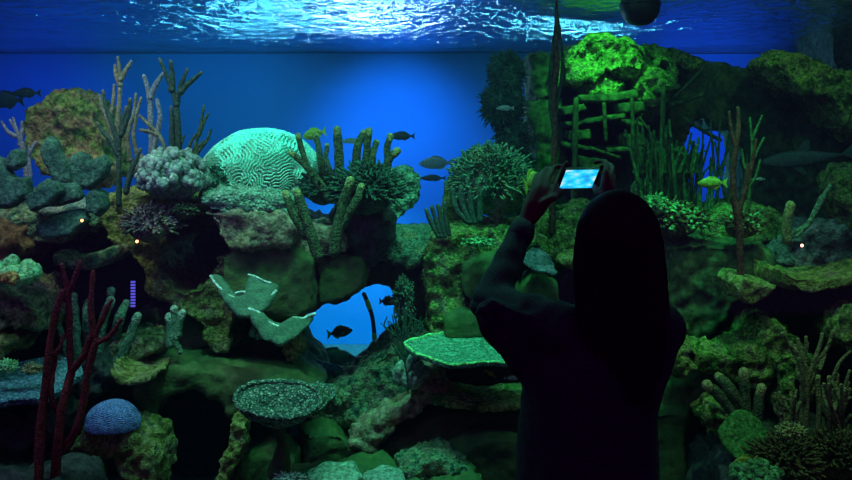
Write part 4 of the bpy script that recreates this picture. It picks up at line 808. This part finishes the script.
for sx in (-1, 1):
    b0 = Vector((.425+sx*.10, 2.28, 0)); mb = MB()
    tube(mb, [b0+Vector((0, -.02, .045)), b0+Vector((0, .06, .05)), b0+Vector((0, .15, .04)), b0+Vector((0, .21, .035))], [.042, .045, .044, .034], 18)
    v = mb.verts(); v[:, 2] = np.maximum(v[:, 2], .012); sh = link('shoe', v, mb.f, M['rubber'], person)
    mb = MB(); loft(mb, [[b0+Vector((math.cos(w)*.046, .095+math.sin(w)*.15, z)) for w in [2*math.pi*k/28 for k in range(28)]] for z in (0, .018)]); lk('sole', mb, M['trouser'], sh)
# ------------------------------------------------------------------ phone
ph = thing('smartphone', PC-Vector((0, 0, H_/2)), 'black phone held sideways showing the bright blue tank on its screen', 'phone')
def prect(w, h, d, r, cen, n=6):
    pts = []
    for qx, qy, a0 in ((1, 1, 0), (-1, 1, 90), (-1, -1, 180), (1, -1, 270)):
        for k in range(n+1):
            a = math.radians(a0+90*k/n); pts.append((qx*(w/2-r)+math.cos(a)*r, qy*(h/2-r)+math.sin(a)*r))
    return [[cen+ex*x+ey*y+en*z for x, y in pts] for z in (-d/2, d/2)]
mb = MB(); loft(mb, prect(W_, H_, .009, .009, PC)); lk('shell', mb, M['phone'], ph, smooth=False)
m, nt, N, L = mat_new('live_view_screen')
out = N.new('ShaderNodeOutputMaterial'); em = N.new('ShaderNodeEmission'); L.new(em.outputs[0], out.inputs[0]); em.inputs[1].default_value = 1.0
tc = N.new('ShaderNodeTexCoord'); mp = N.new('ShaderNodeMapping'); mp.inputs['Scale'].default_value = (1.0, 1.0, 2.2); mp.inputs['Rotation'].default_value = (0, .5, 0)
L.new(tc.outputs['Object'], mp.inputs[0]); n1 = N.new('ShaderNodeTexNoise'); n1.inputs['Scale'].default_value = 26; n1.inputs['Detail'].default_value = 2
L.new(mp.outputs[0], n1.inputs['Vector']); r = N.new('ShaderNodeValToRGB'); L.new(n1.outputs['Fac'], r.inputs[0]); e = r.color_ramp.elements
e[0].position = .32; e[0].color = (.02, .35, .95, 1); e[1].position = .68; e[1].color = (.85, .8, 1, 1)
x = e.new(.5); x.color = (.02, .75, 1, 1); x = e.new(.6); x.color = (.25, .8, 1, 1)
L.new(r.outputs[0], em.inputs[0])
scr_w, scr_h = ux.length, uy.length
mb = MB(); loft(mb, prect(scr_w, scr_h, .0006, .001, PC+en*.0048)); lk('screen', mb, m, ph, smooth=False)
mb = MB(); loft(mb, prect(.004, .014, .0012, .0019, PC+en*.0046+ex*(scr_w/2+.004))); lk('home_button', mb, M['rubber'], ph, smooth=False)
mb = MB(); ico(mb, PC-en*.0046+ex*(-W_*.4)+ey*(H_*.32), .004, 2); lk('camera_lens', mb, M['eye'], ph)

# ================================================================== LIGHT
def spot(px, py, Y, src, power, col, deg=40, blend=1, size=.12):
    l = bpy.data.lights.new('spot_lamp', 'SPOT'); l.energy = power; l.color = col; l.spot_size = math.radians(deg); l.spot_blend = blend; l.shadow_soft_size = size
    o = bpy.data.objects.new('spot_lamp', l); COL.objects.link(o); o.location = src
    d = P(px, py, Y)-Vector(src); o.rotation_euler = d.to_track_quat('-Z', 'Y').to_euler(); return o
def area(src, tgt, power, col, sx, sy):
    l = bpy.data.lights.new('area_lamp', 'AREA'); l.shape = 'RECTANGLE'; l.size = sx; l.size_y = sy; l.energy = power; l.color = col
    o = bpy.data.objects.new('area_lamp', l); COL.objects.link(o); o.location = src
    o.rotation_euler = (Vector(tgt)-Vector(src)).to_track_quat('-Z', 'Y').to_euler(); return o
K = 3.1
# back wall washes
spot(30, 190, 10.5, (-4.2, 8.2, 3.6), 420*K, (.03, .09, 1), 70)
spot(200, 150, 10.5, (-2.3, 8.0, 3.6), 270*K, (.04, .55, 1), 80)
spot(390, 165, 10.5, (-.3, 8.6, 3.6), 440*K, (.03, .42, 1), 56)
spot(400, 170, 10.5, (-.4, 9.0, 2.3), 130, (.04, .25, 1), 100)
spot(700, 60, 10.5, (3.0, 8.6, 3.6), 330*K, (.04, .16, 1), 60)
spot(710, 170, 10.5, (3.0, 8.6, 1.6), 120, (.03, .12, 1), 60)
spot(340, 320, 10.5, (-.6, 8.4, .6), 260, (.03, .7, 1), 90)
# surface glitter: area lamps added unseen behind the reef to put glints on ripples
area((-.55, 9.3, 1.35), (-.6, 7.2, 2.7), 36, (.35, .8, 1), .6, .25)
area((-1.7, 9.3, 1.4), (-1.7, 7.4, 2.7), 22, (.1, .7, 1), .7, .25)
area((1.5, 9.4, 1.5), (1.5, 7.4, 2.7), 30, (.1, .7, 1), .4, .3)
# reef lamps hung above the water
spot(262, 150, 5.5, (-1.0, 4.9, 3.6), 800*K, (.03, 1, .85), 24)
spot(170, 170, 5.2, (-1.6, 4.3, 3.6), 190*K, (.4, 1, .75), 50)
spot(70, 150, 5.2, (-2.4, 4.2, 3.6), 200*K, (.75, 1, .6), 46)
spot(60, 330, 4.6, (-2.3, 3.9, 3.6), 130*K, (.45, .8, .9), 50)
spot(250, 300, 4.7, (-.8, 3.9, 3.6), 280*K, (.18, 1, .55), 44)
spot(360, 200, 5.1, (-.3, 4.2, 3.6), 150*K, (.15, 1, .6), 44)
spot(490, 190, 5.2, (.4, 4.3, 3.6), 260*K, (.15, 1, .55), 44)
spot(460, 340, 4.7, (.3, 4.0, 3.6), 380*K, (.05, 1, .5), 32)
spot(360, 400, 4.9, (-.2, 4.0, 3.6), 150*K, (.2, 1, .7), 46)
spot(604, 50, 6.6, (1.2, 5.6, 3.7), 900*K, (.06, 1, .14), 34)
spot(592, 130, 6.7, (1.0, 5.4, 3.6), 220*K, (.05, 1, .25), 32)
spot(690, 215, 5.3, (1.6, 4.7, 3.6), 560*K, (.05, 1, .3), 34)
spot(780, 90, 6.7, (2.7, 5.6, 3.6), 60*K, (.3, 1, .2), 50)
spot(780, 290, 4.8, (1.9, 4.0, 3.6), 130*K, (.35, 1, .5), 50)
spot(760, 400, 4.6, (1.6, 3.8, 3.6), 110*K, (.45, 1, .4), 46)
# soft fill from the lamps along the front of the tank
area((0, 3.7, 3.4), (0, 5.6, .6), 75*K, (.10, .9, .6), 6, .3)
area((-2.2, 3.7, 2.4), (-1.9, 5.2, 1.0), 7, (.3, .3, 1), 1.6, .4)
W = bpy.data.worlds.new('World'); S.world = W; W.use_nodes = True
bg = W.node_tree.nodes['Background']; bg.inputs[0].default_value = (.6, .05, 1, 1); bg.inputs[1].default_value = .09

# ================================================================== CAMERA
cam = bpy.data.cameras.new('camera'); co_ = bpy.data.objects.new('camera', cam); COL.objects.link(co_)
co_.location = (0, 0, HC); co_.rotation_euler = (math.pi/2, 0, 0); cam.sensor_width = 36; cam.lens = 36*F/852; cam.shift_y = -(240-HOR)/852
cam.clip_start = .05; cam.clip_end = 60; S.camera = co_
S.view_settings.view_transform = 'Standard'; S.view_settings.look = 'None'; S.view_settings.gamma = 1; S.view_settings.use_curve_mapping = False
S.view_settings.exposure = 0
S.cycles.use_denoising = True; S.cycles.max_bounces = 6; S.cycles.diffuse_bounces = 2; S.cycles.glossy_bounces = 3; S.cycles.transparent_max_bounces = 8
S.cycles.sample_clamp_indirect = 4
